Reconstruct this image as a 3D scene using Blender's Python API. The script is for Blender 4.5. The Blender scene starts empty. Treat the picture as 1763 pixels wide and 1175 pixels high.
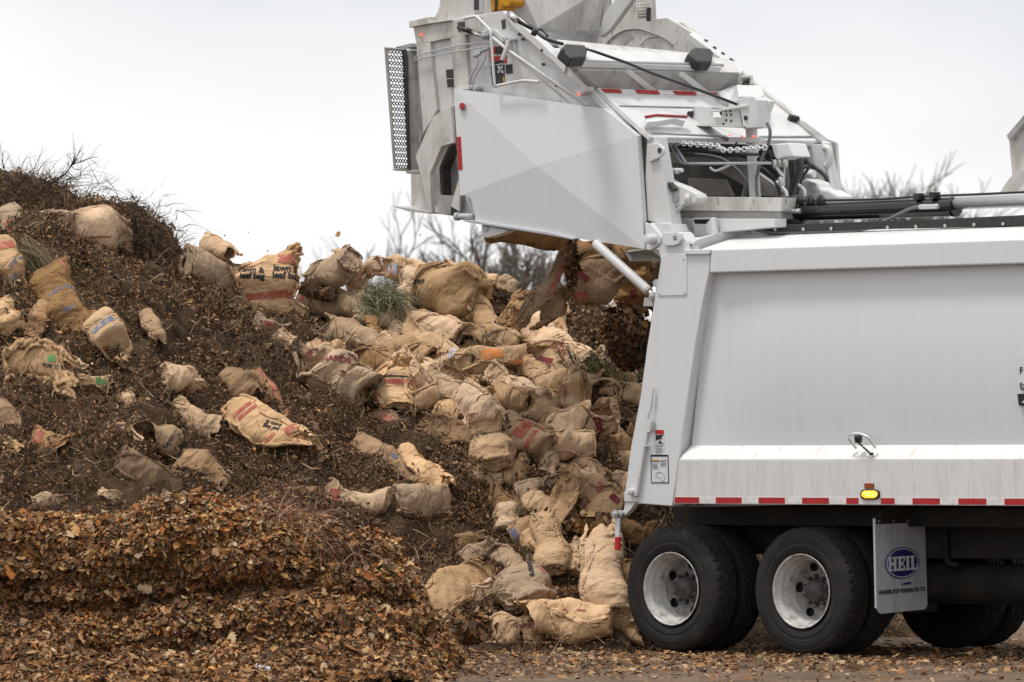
import bpy, bmesh, math, random
import numpy as np
from mathutils import Vector, Matrix
from mathutils.bvhtree import BVHTree

SC = bpy.context.scene
COL = SC.collection
random.seed(7)
RNG = np.random.default_rng(11)

# ------------------------------------------------------------------ camera
F = 10400.0            # focal length in photo pixels (photo is 1763 wide)
PX, PY = 881.5, 722.0  # principal point in photo pixels
EYE = 1.94
ROLL = 0.0078
cam_d = bpy.data.cameras.new('camera')
cam = bpy.data.objects.new('camera', cam_d)
COL.objects.link(cam)
cam_d.sensor_width = 36.0
cam_d.lens = 36.0 * F / 1763.0
cam_d.shift_y = (PY - 587.5) / 1763.0
cam_d.clip_start = 1.0
cam_d.clip_end = 5000.0
cam.matrix_world = Matrix.Translation((0, 0, EYE)) @ Matrix.Rotation(math.pi / 2, 4, 'X') @ Matrix.Rotation(-ROLL, 4, 'Z')
cam_d.dof.use_dof = True
cam_d.dof.focus_distance = 50.0
cam_d.dof.aperture_fstop = 4.6
SC.camera = cam

# ------------------------------------------------------------------ sky, sun, exposure
SUN_ELEV, SUN_AZ = math.radians(72), math.radians(-112)    # azimuth from +Y, clockwise: high, behind and left of the camera
world = bpy.data.worlds.new('World')
SC.world = world
world.use_nodes = True
nt = world.node_tree
nt.nodes.clear()
N = nt.nodes.new
out = N('ShaderNodeOutputWorld'); bg = N('ShaderNodeBackground')
sky = N('ShaderNodeTexSky'); sky.sky_type = 'NISHITA'; sky.sun_disc = False
sky.sun_elevation = SUN_ELEV; sky.sun_rotation = SUN_AZ
hs = N('ShaderNodeHueSaturation'); hs.inputs['Saturation'].default_value = 0.25
nt.links.new(sky.outputs[0], hs.inputs['Color'])
tc = N('ShaderNodeTexCoord'); sep = N('ShaderNodeSeparateXYZ')
nt.links.new(tc.outputs['Generated'], sep.inputs[0])
rmp = N('ShaderNodeValToRGB')     # overcast: white low down, a greyer bank of cloud above it, bright overhead
el = rmp.color_ramp.elements
el[0].position = 0.0; el[0].color = (1, 1, 1, 1)
el[1].position = 1.0; el[1].color = (1, 1, 1, 1)
e = el.new(0.045); e.color = (0.98, 0.985, 0.99, 1)
e = el.new(0.086); e.color = (0.75, 0.775, 0.82, 1)
e = el.new(0.3); e.color = (0.85, 0.86, 0.88, 1)
mul = N('ShaderNodeMath'); mul.operation = 'MULTIPLY_ADD'
noi = N('ShaderNodeTexNoise'); noi.inputs['Scale'].default_value = 9.0; noi.inputs['Detail'].default_value = 4
mp = N('ShaderNodeMapping'); mp.inputs['Scale'].default_value = (1.0, 1.0, 2.2); mp.inputs['Location'].default_value = (0.35, 0, 0.1)
nt.links.new(tc.outputs['Generated'], mp.inputs[0]); nt.links.new(mp.outputs[0], noi.inputs['Vector'])
sb = N('ShaderNodeMath'); sb.operation = 'SUBTRACT'; sb.inputs[1].default_value = 0.5
nt.links.new(noi.outputs['Fac'], sb.inputs[0])
xa = N('ShaderNodeMath'); xa.operation = 'MULTIPLY_ADD'; xa.inputs[1].default_value = 0.22   # greyer towards the right
nt.links.new(sep.outputs['X'], xa.inputs[0]); nt.links.new(sep.outputs['Z'], xa.inputs[2])
mul.inputs[1].default_value = 0.085
nt.links.new(sb.outputs[0], mul.inputs[0]); nt.links.new(xa.outputs[0], mul.inputs[2])
nt.links.new(mul.outputs[0], rmp.inputs['Fac'])
zb = N('ShaderNodeMapRange'); zb.inputs['From Min'].default_value = 0.08; zb.inputs['From Max'].default_value = 0.9
zb.inputs['To Min'].default_value = 10.0; zb.inputs['To Max'].default_value = 12.5
nt.links.new(sep.outputs['Z'], zb.inputs['Value'])
vm = N('ShaderNodeVectorMath'); vm.operation = 'SCALE'
nt.links.new(rmp.outputs['Color'], vm.inputs[0]); nt.links.new(zb.outputs['Result'], vm.inputs['Scale'])
mx = N('ShaderNodeMix'); mx.data_type = 'RGBA'; mx.inputs['Factor'].default_value = 0.94
nt.links.new(hs.outputs['Color'], mx.inputs['A']); nt.links.new(vm.outputs[0], mx.inputs['B'])
nt.links.new(mx.outputs['Result'], bg.inputs['Color'])
bg.inputs['Strength'].default_value = 0.1
nt.links.new(bg.outputs[0], out.inputs['Surface'])

sun_d = bpy.data.lights.new('sun', 'SUN'); sun_d.energy = 2.4; sun_d.angle = math.radians(11); sun_d.color = (1, 0.96, 0.9)
sun = bpy.data.objects.new('sun', sun_d); COL.objects.link(sun)
sdir = Vector((math.sin(SUN_AZ) * math.cos(SUN_ELEV), math.cos(SUN_AZ) * math.cos(SUN_ELEV), math.sin(SUN_ELEV)))
sun.rotation_euler = sdir.to_track_quat('Z', 'Y').to_euler()
SC.view_settings.view_transform = 'Standard'
SC.view_settings.look = 'None'
SC.view_settings.exposure = 0.06
SC.view_settings.gamma = 1.0

# ------------------------------------------------------------------ materials
def mat(name, col, rough=0.6, col2=None, scale=6.0, detail=4, bump=0.0, bscale=30.0, metal=0.0, spec=0.4,
        stretch=(1, 1, 1), lo=0.4, hi=0.65, emit=None, estr=1.0, attr=False, rnd=None, sss=0, col3=None, scale3=40, lo3=.6, hi3=.7, paper=False):
    m = bpy.data.materials.new(name); m.use_nodes = True
    t = m.node_tree; n = t.nodes; p = n['Principled BSDF']
    p.inputs['Roughness'].default_value = rough; p.inputs['Metallic'].default_value = metal
    p.inputs['Specular IOR Level'].default_value = spec
    co = n.new('ShaderNodeTexCoord'); mpn = n.new('ShaderNodeMapping'); mpn.inputs['Scale'].default_value = stretch
    t.links.new(co.outputs['Object'], mpn.inputs[0])
    cur = None
    if attr:
        a = n.new('ShaderNodeAttribute'); a.attribute_name = 'Col'; cur = a.outputs['Color']
    else:
        c = n.new('ShaderNodeRGB'); c.outputs[0].default_value = (*col, 1); cur = c.outputs[0]
    def blend(cur, c2, sc, lo, hi, det):
        ns = n.new('ShaderNodeTexNoise'); ns.inputs['Scale'].default_value = sc; ns.inputs['Detail'].default_value = det
        t.links.new(mpn.outputs[0], ns.inputs['Vector'])
        mr = n.new('ShaderNodeMapRange'); mr.inputs['From Min'].default_value = lo; mr.inputs['From Max'].default_value = hi
        t.links.new(ns.outputs['Fac'], mr.inputs['Value'])
        mi = n.new('ShaderNodeMix'); mi.data_type = 'RGBA'
        t.links.new(mr.outputs['Result'], mi.inputs['Factor']); t.links.new(cur, mi.inputs['A'])
        mi.inputs['B'].default_value = (*c2, 1)
        return mi.outputs['Result']
    if col2: cur = blend(cur, col2, scale, lo, hi, detail)
    if col3: cur = blend(cur, col3, scale3, lo3, hi3, 5)
    if rnd:
        oi = n.new('ShaderNodeObjectInfo'); mr = n.new('ShaderNodeMapRange')
        mr.inputs['To Min'].default_value = rnd[0]; mr.inputs['To Max'].default_value = rnd[1]
        t.links.new(oi.outputs['Random'], mr.inputs['Value'])
        h = n.new('ShaderNodeHueSaturation'); t.links.new(mr.outputs['Result'], h.inputs['Value'])
        m2 = n.new('ShaderNodeMath'); m2.operation = 'MULTIPLY'; m2.inputs[1].default_value = 7.31
        fr = n.new('ShaderNodeMath'); fr.operation = 'FRACT'
        t.links.new(oi.outputs['Random'], m2.inputs[0]); t.links.new(m2.outputs[0], fr.inputs[0])
        mr2 = n.new('ShaderNodeMapRange'); mr2.inputs['To Min'].default_value = 0.86; mr2.inputs['To Max'].default_value = 1.10
        t.links.new(fr.outputs[0], mr2.inputs['Value']); t.links.new(mr2.outputs['Result'], h.inputs['Saturation'])
        t.links.new(cur, h.inputs['Color']); cur = h.outputs['Color']
    t.links.new(cur, p.inputs['Base Color'])
    if bump:
        ns = n.new('ShaderNodeTexNoise'); ns.inputs['Scale'].default_value = bscale; ns.inputs['Detail'].default_value = 5
        t.links.new(mpn.outputs[0], ns.inputs['Vector'])
        b = n.new('ShaderNodeBump'); b.inputs['Strength'].default_value = bump; b.inputs['Distance'].default_value = 0.02
        t.links.new(ns.outputs['Fac'], b.inputs['Height']); t.links.new(b.outputs[0], p.inputs['Normal'])
    if paper:
        wn = n.new('ShaderNodeTexNoise'); wn.inputs['Scale'].default_value = 6
        t.links.new(co.outputs['Object'], wn.inputs['Vector'])
        wm = n.new('ShaderNodeMix'); wm.data_type = 'RGBA'; wm.blend_type = 'LINEAR_LIGHT'; wm.inputs['Factor'].default_value = .05
        t.links.new(co.outputs['Object'], wm.inputs['A']); t.links.new(wn.outputs['Color'], wm.inputs['B'])
        prev = None
        for sc_, ds, st_ in ((6, .06, (1.5, .8, .8)), (13, .03, (1.5, .8, .8))):
            mp2 = n.new('ShaderNodeMapping'); mp2.inputs['Scale'].default_value = st_; mp2.inputs['Rotation'].default_value = (sc_, sc_ * .3, .4)
            t.links.new(wm.outputs['Result'], mp2.inputs[0])
            vo = n.new('ShaderNodeTexVoronoi'); vo.feature = 'DISTANCE_TO_EDGE'; vo.inputs['Scale'].default_value = sc_
            t.links.new(mp2.outputs[0], vo.inputs['Vector'])
            b = n.new('ShaderNodeBump'); b.inputs['Strength'].default_value = .45; b.inputs['Distance'].default_value = ds
            t.links.new(vo.outputs['Distance'], b.inputs['Height'])
            if prev: t.links.new(prev.outputs[0], b.inputs['Normal'])
            prev = b
        t.links.new(prev.outputs[0], p.inputs['Normal'])
    if emit:
        p.inputs['Emission Color'].default_value = (*emit, 1); p.inputs['Emission Strength'].default_value = estr
    return m

M = {}
M['white'] = mat('white_paint', (.60, .602, .60), .38, (.51, .50, .48), 3.5, 6, stretch=(1, 1, .12), lo=.5, hi=.75, spec=.5, bump=.02, bscale=4)
M['side'] = mat('side_paint', (.645, .665, .68), .28, (.62, .635, .64), 5, 6, stretch=(2.6, 1, .10), lo=.45, hi=.9, spec=.5)
M['ridge'] = mat('ridge_paint', (.70, .695, .68), .4, (.52, .49, .45), 11, 7, stretch=(1.5, .5, .4), lo=.52, hi=.8, spec=.4)
M['skirt'] = mat('skirt_paint', (.65, .65, .645), .35, (.57, .555, .53), 9, 7, stretch=(2.2, 1, .25), lo=.45, hi=.75, col3=(.47, .44, .40), scale3=22, lo3=.58, hi3=.8)
M['grimy'] = mat('grimy_paint', (.56, .545, .52), .5, (.36, .335, .30), 5, 8, stretch=(1.3, 1.3, .5), lo=.42, hi=.75, col3=(.16, .13, .10), scale3=16, lo3=.6, hi3=.8)
M['grey'] = mat('grey_steel', (.34, .335, .325), .5, (.20, .185, .17), 7, 8, lo=.45, hi=.75)
M['darkgrey'] = mat('dark_steel', (.06, .057, .054), .6, (.03, .027, .025), 6, 5)
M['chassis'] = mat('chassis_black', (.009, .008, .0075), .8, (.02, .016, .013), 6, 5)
M['black'] = mat('black_gloss', (.012, .012, .013), .22, spec=.6)
M['rubber_black'] = mat('black_rubber', (.02, .02, .02), .55, (.035, .033, .03), 20)
M['tyre'] = mat('tyre_rubber', (.012, .011, .0105), .8, (.026, .022, .02), 7, 6, lo=.4, hi=.7, bump=.15, bscale=60)
M['rim'] = mat('rim_paint', (.50, .49, .475), .4, (.27, .24, .21), 14, 7, lo=.45, hi=.72, col3=(.10, .08, .065), scale3=45, lo3=.62, hi3=.75)
M['disc'] = mat('wheel_disc', (.24, .23, .22), .55, (.12, .105, .09), 16, 7, lo=.42, hi=.7, col3=(.07, .055, .045), scale3=40, lo3=.6, hi3=.75)  # grime, plus the recess shade of the dish put into the colour
M['hub'] = mat('hub_iron', (.05, .045, .043), .6, (.09, .08, .075), 20)
M['chrome'] = mat('chrome_rod', (.86, .86, .87), .18, metal=.55, spec=.8)
M['steel'] = mat('bright_steel', (.55, .55, .54), .3, metal=.8)
M['red'] = mat('red_reflector', (.42, .018, .02), .35, (.32, .015, .018), 30)
M['redpaint'] = mat('red_paint', (.45, .02, .02), .4)
M['whitetape'] = mat('white_reflector', (.72, .71, .70), .4, (.58, .56, .53), 18)
M['amber'] = mat('amber_lamp', (.9, .35, .02), .3, emit=(1.0, .42, .02), estr=1.3)
M['ambercore'] = mat('amber_diode', (1, .7, .1), .3, emit=(1.0, .75, .15), estr=2.2)
M['orange_brown'] = mat('amber_reflector', (.25, .06, .01), .35)
M['redled'] = mat('red_led', (.8, .05, .04), .3, emit=(1, .12, .08), estr=1.6)
M['yellow'] = mat('yellow_paint', (.72, .34, .02), .4, (.5, .22, .02), 9)
M['flap'] = mat('flap_plastic', (.40, .42, .45), .55, (.30, .31, .33), 6, 7, stretch=(3, 3, .3), lo=.45, hi=.75, col3=(.2, .18, .17), scale3=20, lo3=.6, hi3=.85)
M['blue'] = mat('logo_blue', (.012, .018, .13), .5)
M['logowhite'] = mat('logo_white', (.5, .52, .55), .5)
M['ink'] = mat('black_ink', (.015, .015, .015), .6)
M['hose'] = mat('hose_rubber', (.035, .038, .042), .5)
M['greyhose'] = mat('grey_hose', (.12, .13, .14), .45)
M['labelwhite'] = mat('label_white', (.62, .63, .66), .5)
M['labelgrey'] = mat('label_grey', (.42, .43, .46), .5)
M['kraft'] = mat('kraft_paper', (.61, .415, .25), .80, (.48, .31, .175), 5, 6, lo=.38, hi=.72, paper=True, spec=.15, rnd=(.60, 1.14),
                 col3=(.16, .10, .06), scale3=9, lo3=.60, hi3=.85)
M['kraftdark'] = mat('kraft_paper_soiled_or_shaded', (.37, .225, .115), .85, (.25, .145, .075), 5, 7, lo=.38, hi=.66, paper=True, spec=.12, rnd=(.7, 1.1),
                     col3=(.03, .02, .014), scale3=12, lo3=.6, hi3=.85)  # soiled paper; on the tailgate bags it paints in the tailgate's shade
M['pred'] = mat('print_red', (.36, .085, .06), .8, (.42, .25, .15), 22, lo=.48, hi=.72)
M['pmaroon'] = mat('print_maroon', (.20, .025, .035), .8, (.3, .15, .09), 26, lo=.55, hi=.75)
M['pblack'] = mat('print_black', (.03, .025, .025), .8)
M['pblue'] = mat('print_blue', (.11, .125, .19), .8, (.36, .26, .17), 22, lo=.46, hi=.68)
M['porange'] = mat('print_orange', (.60, .21, .06), .8, (.5, .30, .15), 26, lo=.52, hi=.7)
M['pgreen'] = mat('print_green', (.10, .27, .09), .8, (.3, .3, .15), 22, lo=.5, hi=.7)
M['ppale'] = mat('print_pale_blue', (.42, .46, .55), .8, (.42, .32, .22), 26, lo=.5, hi=.7)
M['leaf'] = mat('dead_leaf', (1, 1, 1), .75, attr=True, spec=.2)
M['mound'] = mat('compost', (.085, .055, .033), .95, (.035, .022, .014), 5, 8, lo=.4, hi=.65, bump=1.0, bscale=40, spec=.1, col3=(.10, .065, .04), scale3=60, lo3=.56, hi3=.66)
M['dirt'] = mat('dirt', (.165, .115, .082), .95, (.10, .067, .045), 1.6, 8, lo=.35, hi=.65, bump=.9, bscale=22, spec=.1, col3=(.21, .15, .105), scale3=30, lo3=.58, hi3=.7)
M['twig'] = mat('twig_bark', (.055, .038, .026), .9, (.03, .02, .014), 20)
M['treebark'] = mat('tree_bark', (.12, .10, .08), .9, (.075, .062, .05), 6)  # lightened, as are the twigs: distance haze put into the colour
M['treetwig'] = mat('tree_twig', (.11, .09, .07), .9)
M['straw'] = mat('straw', (1, 1, 1), .8, attr=True, spec=.2)

# ------------------------------------------------------------------ helpers
def tag(o, label=None, cat=None, group=None, kind=None):
    if label: o['label'] = label
    if cat: o['category'] = cat
    if group: o['group'] = group
    if kind: o['kind'] = kind
    return o

def ray(px, py):
    """world direction of a photo pixel, scaled so that Y advances by 1"""
    dx, dy = px - PX, -(py - PY)
    c, s = math.cos(ROLL), math.sin(ROLL)
    xw, yw = dx * c + dy * s, -dx * s + dy * c
    return Vector((xw / F, 1.0, yw / F))
CAMP = Vector((0, 0, EYE))
def at(px, py, Y):
    return CAMP + ray(px, py) * Y

def build(name, verts, faces, mats, parent=None, smooth=False, fm=None, loc=None):
    me = bpy.data.meshes.new(name)
    me.from_pydata([tuple(v) for v in verts], [], [tuple(f) for f in faces])
    if not isinstance(mats, (list, tuple)): mats = [mats]
    for m in mats: me.materials.append(m)
    if fm is not None: me.polygons.foreach_set('material_index', np.array(fm, dtype=np.int32))
    if smooth: me.polygons.foreach_set('use_smooth', np.ones(len(me.polygons), dtype=bool))
    me.update()
    o = bpy.data.objects.new(name, me); COL.objects.link(o)
    if parent is not None: o.parent = parent
    if loc is not None: o.location = loc
    return o

def recalc(o):
    bm = bmesh.new(); bm.from_mesh(o.data)
    bmesh.ops.recalc_face_normals(bm, faces=bm.faces)
    bm.to_mesh(o.data); bm.free()
    return o

SINGLES = {'bolt', 'red_block', 'tape_red', 'hose_fitting', 'pivot', 'diode', 'red_diode', 'pipe_clamp', 'mast_slot', 'hose_union', 'fitting', 'elbow_fitting', 'hole', 'rivet'}
class MB:
    def __init__(s): s.v = []; s.f = []; s.m = []; s.sm = []; s.cut = []
    def add(s, vs, fs, m=0, sm=False):
        b = len(s.v); s.cut.append((b, len(s.f))); s.v += [Vector(v) for v in vs]
        for f in fs: s.f.append([b + i for i in f]); s.m.append(m); s.sm.append(sm)
    def prism(s, pts, off, m=0):
        """solid: polygon pts pushed along off"""
        n = len(pts); off = Vector(off); pts = [Vector(p) for p in pts]
        s.add(pts + [p + off for p in pts],
              [list(range(n)), list(range(2 * n - 1, n - 1, -1))] + [[i, (i + 1) % n, n + (i + 1) % n, n + i] for i in range(n)], m)
    def loft(s, a, b, m=0):
        n = len(a)
        s.add(list(a) + list(b), [list(range(n)), list(range(2 * n - 1, n - 1, -1))] + [[i, (i + 1) % n, n + (i + 1) % n, n + i] for i in range(n)], m)
    def tube(s, pts, r, n=8, m=0, caps=True):
        pts = [Vector(p) for p in pts]; rr = r if isinstance(r, (list, tuple)) else [r] * len(pts)
        vs = []; fs = []; prev = None
        for i, p in enumerate(pts):
            d = (pts[min(i + 1, len(pts) - 1)] - pts[max(i - 1, 0)]).normalized()
            if prev is None:
                a = d.orthogonal().normalized()
            else:
                a = (prev - d * prev.dot(d)).normalized()
            prev = a; b = d.cross(a)
            for k in range(n):
                t = 2 * math.pi * k / n
                vs.append(p + (a * math.cos(t) + b * math.sin(t)) * rr[i])
        for i in range(len(pts) - 1):
            for k in range(n):
                fs.append([i * n + k, i * n + (k + 1) % n, (i + 1) * n + (k + 1) % n, (i + 1) * n + k])
        s.add(vs, fs, m, True)
        if caps:
            base = len(s.v) - len(vs)
            s.f.append([base + k for k in range(n)][::-1]); s.m.append(m); s.sm.append(False)
            s.f.append([base + (len(pts) - 1) * n + k for k in range(n)]); s.m.append(m); s.sm.append(False)
    def box(s, lo, hi, m=0):
        (a, b, c), (d, e, f) = lo, hi
        s.prism([(a, b, c), (d, b, c), (d, e, c), (a, e, c)], (0, 0, f - c), m)
    def make(s, name, mats, parent=None, bevel=0.0, seg=2):
        if name in SINGLES and len(s.cut) > 1:        # every countable piece an object of its own
            ends = s.cut[1:] + [(len(s.v), len(s.f))]; o = None
            for (v0, f0), (v1, f1) in zip(s.cut, ends):
                k = MB(); k.v = s.v[v0:v1]; k.f = [[i - v0 for i in f] for f in s.f[f0:f1]]; k.m = s.m[f0:f1]; k.sm = s.sm[f0:f1]
                o = k.make(name, mats, parent, bevel, seg)
            return o
        o = build(name, s.v, s.f, mats, parent, fm=s.m)
        o.data.polygons.foreach_set('use_smooth', np.array(s.sm, dtype=bool))
        recalc(o)
        if bevel:
            b = o.modifiers.new('bevel', 'BEVEL'); b.width = bevel; b.segments = seg; b.limit_method = 'ANGLE'; b.angle_limit = math.radians(35)
        return o

def empty(name, loc=(0, 0, 0), rz=0.0, parent=None):
    o = bpy.data.objects.new(name, None); COL.objects.link(o); o.location = loc; o.rotation_euler = (0, 0, rz)
    if parent is not None: o.parent = parent
    return o

def smoothcurve(pts, k=5):
    pts = [Vector(p) for p in pts]; res = []
    for i in range(len(pts) - 1):
        p0, p1, p2, p3 = pts[max(i - 1, 0)], pts[i], pts[i + 1], pts[min(i + 2, len(pts) - 1)]
        for j in range(k):
            t = j / k
            res.append(0.5 * ((2 * p1) + (p2 - p0) * t + (2 * p0 - 5 * p1 + 4 * p2 - p3) * t * t + (3 * p1 - p0 - 3 * p2 + p3) * t ** 3))
    res.append(pts[-1]); return res

def text_geo(txt, size=1.0, bold=0.0, sx=1.0):
    """flat letters as (verts2d, tris), centred on the origin, cap height about 0.7*size"""
    cu = bpy.data.curves.new('lettering', 'FONT'); cu.body = txt; cu.size = size; cu.offset = bold; cu.resolution_u = 3
    cu.align_x = 'CENTER'; cu.align_y = 'CENTER'; cu.space_line = .8
    ob = bpy.data.objects.new('lettering', cu); COL.objects.link(ob)
    dg = bpy.context.evaluated_depsgraph_get(); dg.update()
    me = bpy.data.meshes.new_from_object(ob.evaluated_get(dg))
    bpy.data.objects.remove(ob); bpy.data.curves.remove(cu)
    bm = bmesh.new(); bm.from_mesh(me); bpy.data.meshes.remove(me)
    bmesh.ops.triangulate(bm, faces=bm.faces)
    for _ in range(2):
        ed = [e for e in bm.edges if e.calc_length() > size * .22]
        if ed: bmesh.ops.subdivide_edges(bm, edges=ed, cuts=1)
        bmesh.ops.triangulate(bm, faces=bm.faces)
    bm.verts.index_update()
    vs = [(v.co.x * sx, v.co.y) for v in bm.verts]; fs = [[v.index for v in f.verts] for f in bm.faces]
    bm.free()
    return vs, fs

# numpy gradient noise
_perm = np.random.default_rng(3).permutation(256); _perm = np.concatenate([_perm, _perm, _perm])
_g = np.random.default_rng(5).normal(size=(256, 3)); _g /= np.linalg.norm(_g, axis=1)[:, None]
def pn(p):
    p = np.asarray(p, float); i = np.floor(p).astype(int); f = p - i; i &= 255
    u = f * f * f * (f * (f * 6 - 15) + 10); r = 0
    for dx in (0, 1):
        for dy in (0, 1):
            for dz in (0, 1):
                h = _perm[_perm[_perm[i[:, 0] + dx] + i[:, 1] + dy] + i[:, 2] + dz]
                g = (_g[h] * (f - np.array([dx, dy, dz]))).sum(1)
                w = (u[:, 0] if dx else 1 - u[:, 0]) * (u[:, 1] if dy else 1 - u[:, 1]) * (u[:, 2] if dz else 1 - u[:, 2])
                r = r + w * g
    return r * 1.6
def fbm(p, o=4, g=.5):
    p = np.asarray(p, float); a = 1; s = 0
    for k in range(o): s = s + a * pn(p * 2 ** k + 17.3 * k); a *= g
    return s

# ------------------------------------------------------------------ ground
def ground_mesh():
    xs = np.concatenate([[-1500, -300, -60, -20], np.linspace(-9, 9, 181), [20, 60, 300, 1500]])
    ys = np.concatenate([[-30, 20, 38], np.linspace(42, 62, 161), [80, 140, 400, 2500]])
    X, Y = np.meshgrid(xs, ys); p = np.stack([X.ravel(), Y.ravel(), np.zeros(X.size)], 1)
    near = ((abs(p[:, 0]) < 9) & (p[:, 1] > 42) & (p[:, 1] < 62))
    z = np.where(near, .02 * fbm(p * np.array([1.1, .9, 1]), 3) + .010 * fbm(p * 6, 3), 0) - .012
    p[:, 2] = z; n = len(xs)
    fs = [(j * n + i, j * n + i + 1, (j + 1) * n + i + 1, (j + 1) * n + i) for j in range(len(ys) - 1) for i in range(n - 1)]
    o = build('ground', p, fs, M['dirt'], smooth=True)
    return tag(o, 'bare brown dirt strewn with bits of leaf in front of the truck', None, None, 'structure')
ground = ground_mesh()

# ------------------------------------------------------------------ the truck
ALPHA = math.radians(43.5)
UD = Vector((math.cos(ALPHA), -math.sin(ALPHA), 0)); VD = Vector((math.sin(ALPHA), math.cos(ALPHA), 0))
wheel_world = at(1154.5, 1014.6, 50.0)
RT = 0.525
ORG = wheel_world - VD * 0.05; ORG.z = 0.0
print('wheel hub z', wheel_world.z)
truck = empty('garbage_truck', ORG, -ALPHA)
tag(truck, 'white rear loading garbage truck with its tailgate raised, tipping out paper bags', 'truck')

def T(px, py, v=0.0):
    """photo pixel -> point of the truck's lengthwise plane v (truck coordinates u forward, v across, w up)"""
    d = ray(px, py); t = ((ORG - CAMP).dot(VD) + v) / d.dot(VD)
    p = CAMP + d * t - ORG
    return Vector((p.dot(UD), p.dot(VD), p.z))
def TP(pts, v=0.0): return [T(x, y, v) for x, y in pts]
def T3(pts): return [T(*p) for p in pts]
def cc(ox, oy, k):
    return lambda *pts: [(ox + k * x, oy + k * y) for x, y in pts]
c1 = cc(640, 0, .25535); c2 = cc(1000, 0, .2609); c3 = cc(640, 200, .3177); c4 = cc(1100, 180, .22689)
c5 = cc(1363, 180, .22689); c6 = cc(1040, 600, .3063); c7 = cc(1300, 580, .27235); k3 = cc(1100, 380, .11914)
f5 = cc(1480, 880, .2213); g6 = cc(1640, 180, .2043)

def plate(name, pts, v, th, m, parent, bevel=.004, mb=None):
    """flat plate outlined in the lengthwise plane v, thickness th away from the camera"""
    b = MB(); b.prism(TP(pts, v), (0, th, 0))
    return b.make(name, m, parent, bevel)
def slab(name, pts3, off, m, parent, bevel=.004):
    b = MB(); b.prism(T3(pts3), off); return b.make(name, m, parent, bevel)
def pipe(name, pts3, r, m, parent, k=5, n=8):
    b = MB(); b.tube(smoothcurve(T3(pts3), k) if k else T3(pts3), r, n); return b.make(name, m, parent)

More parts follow.
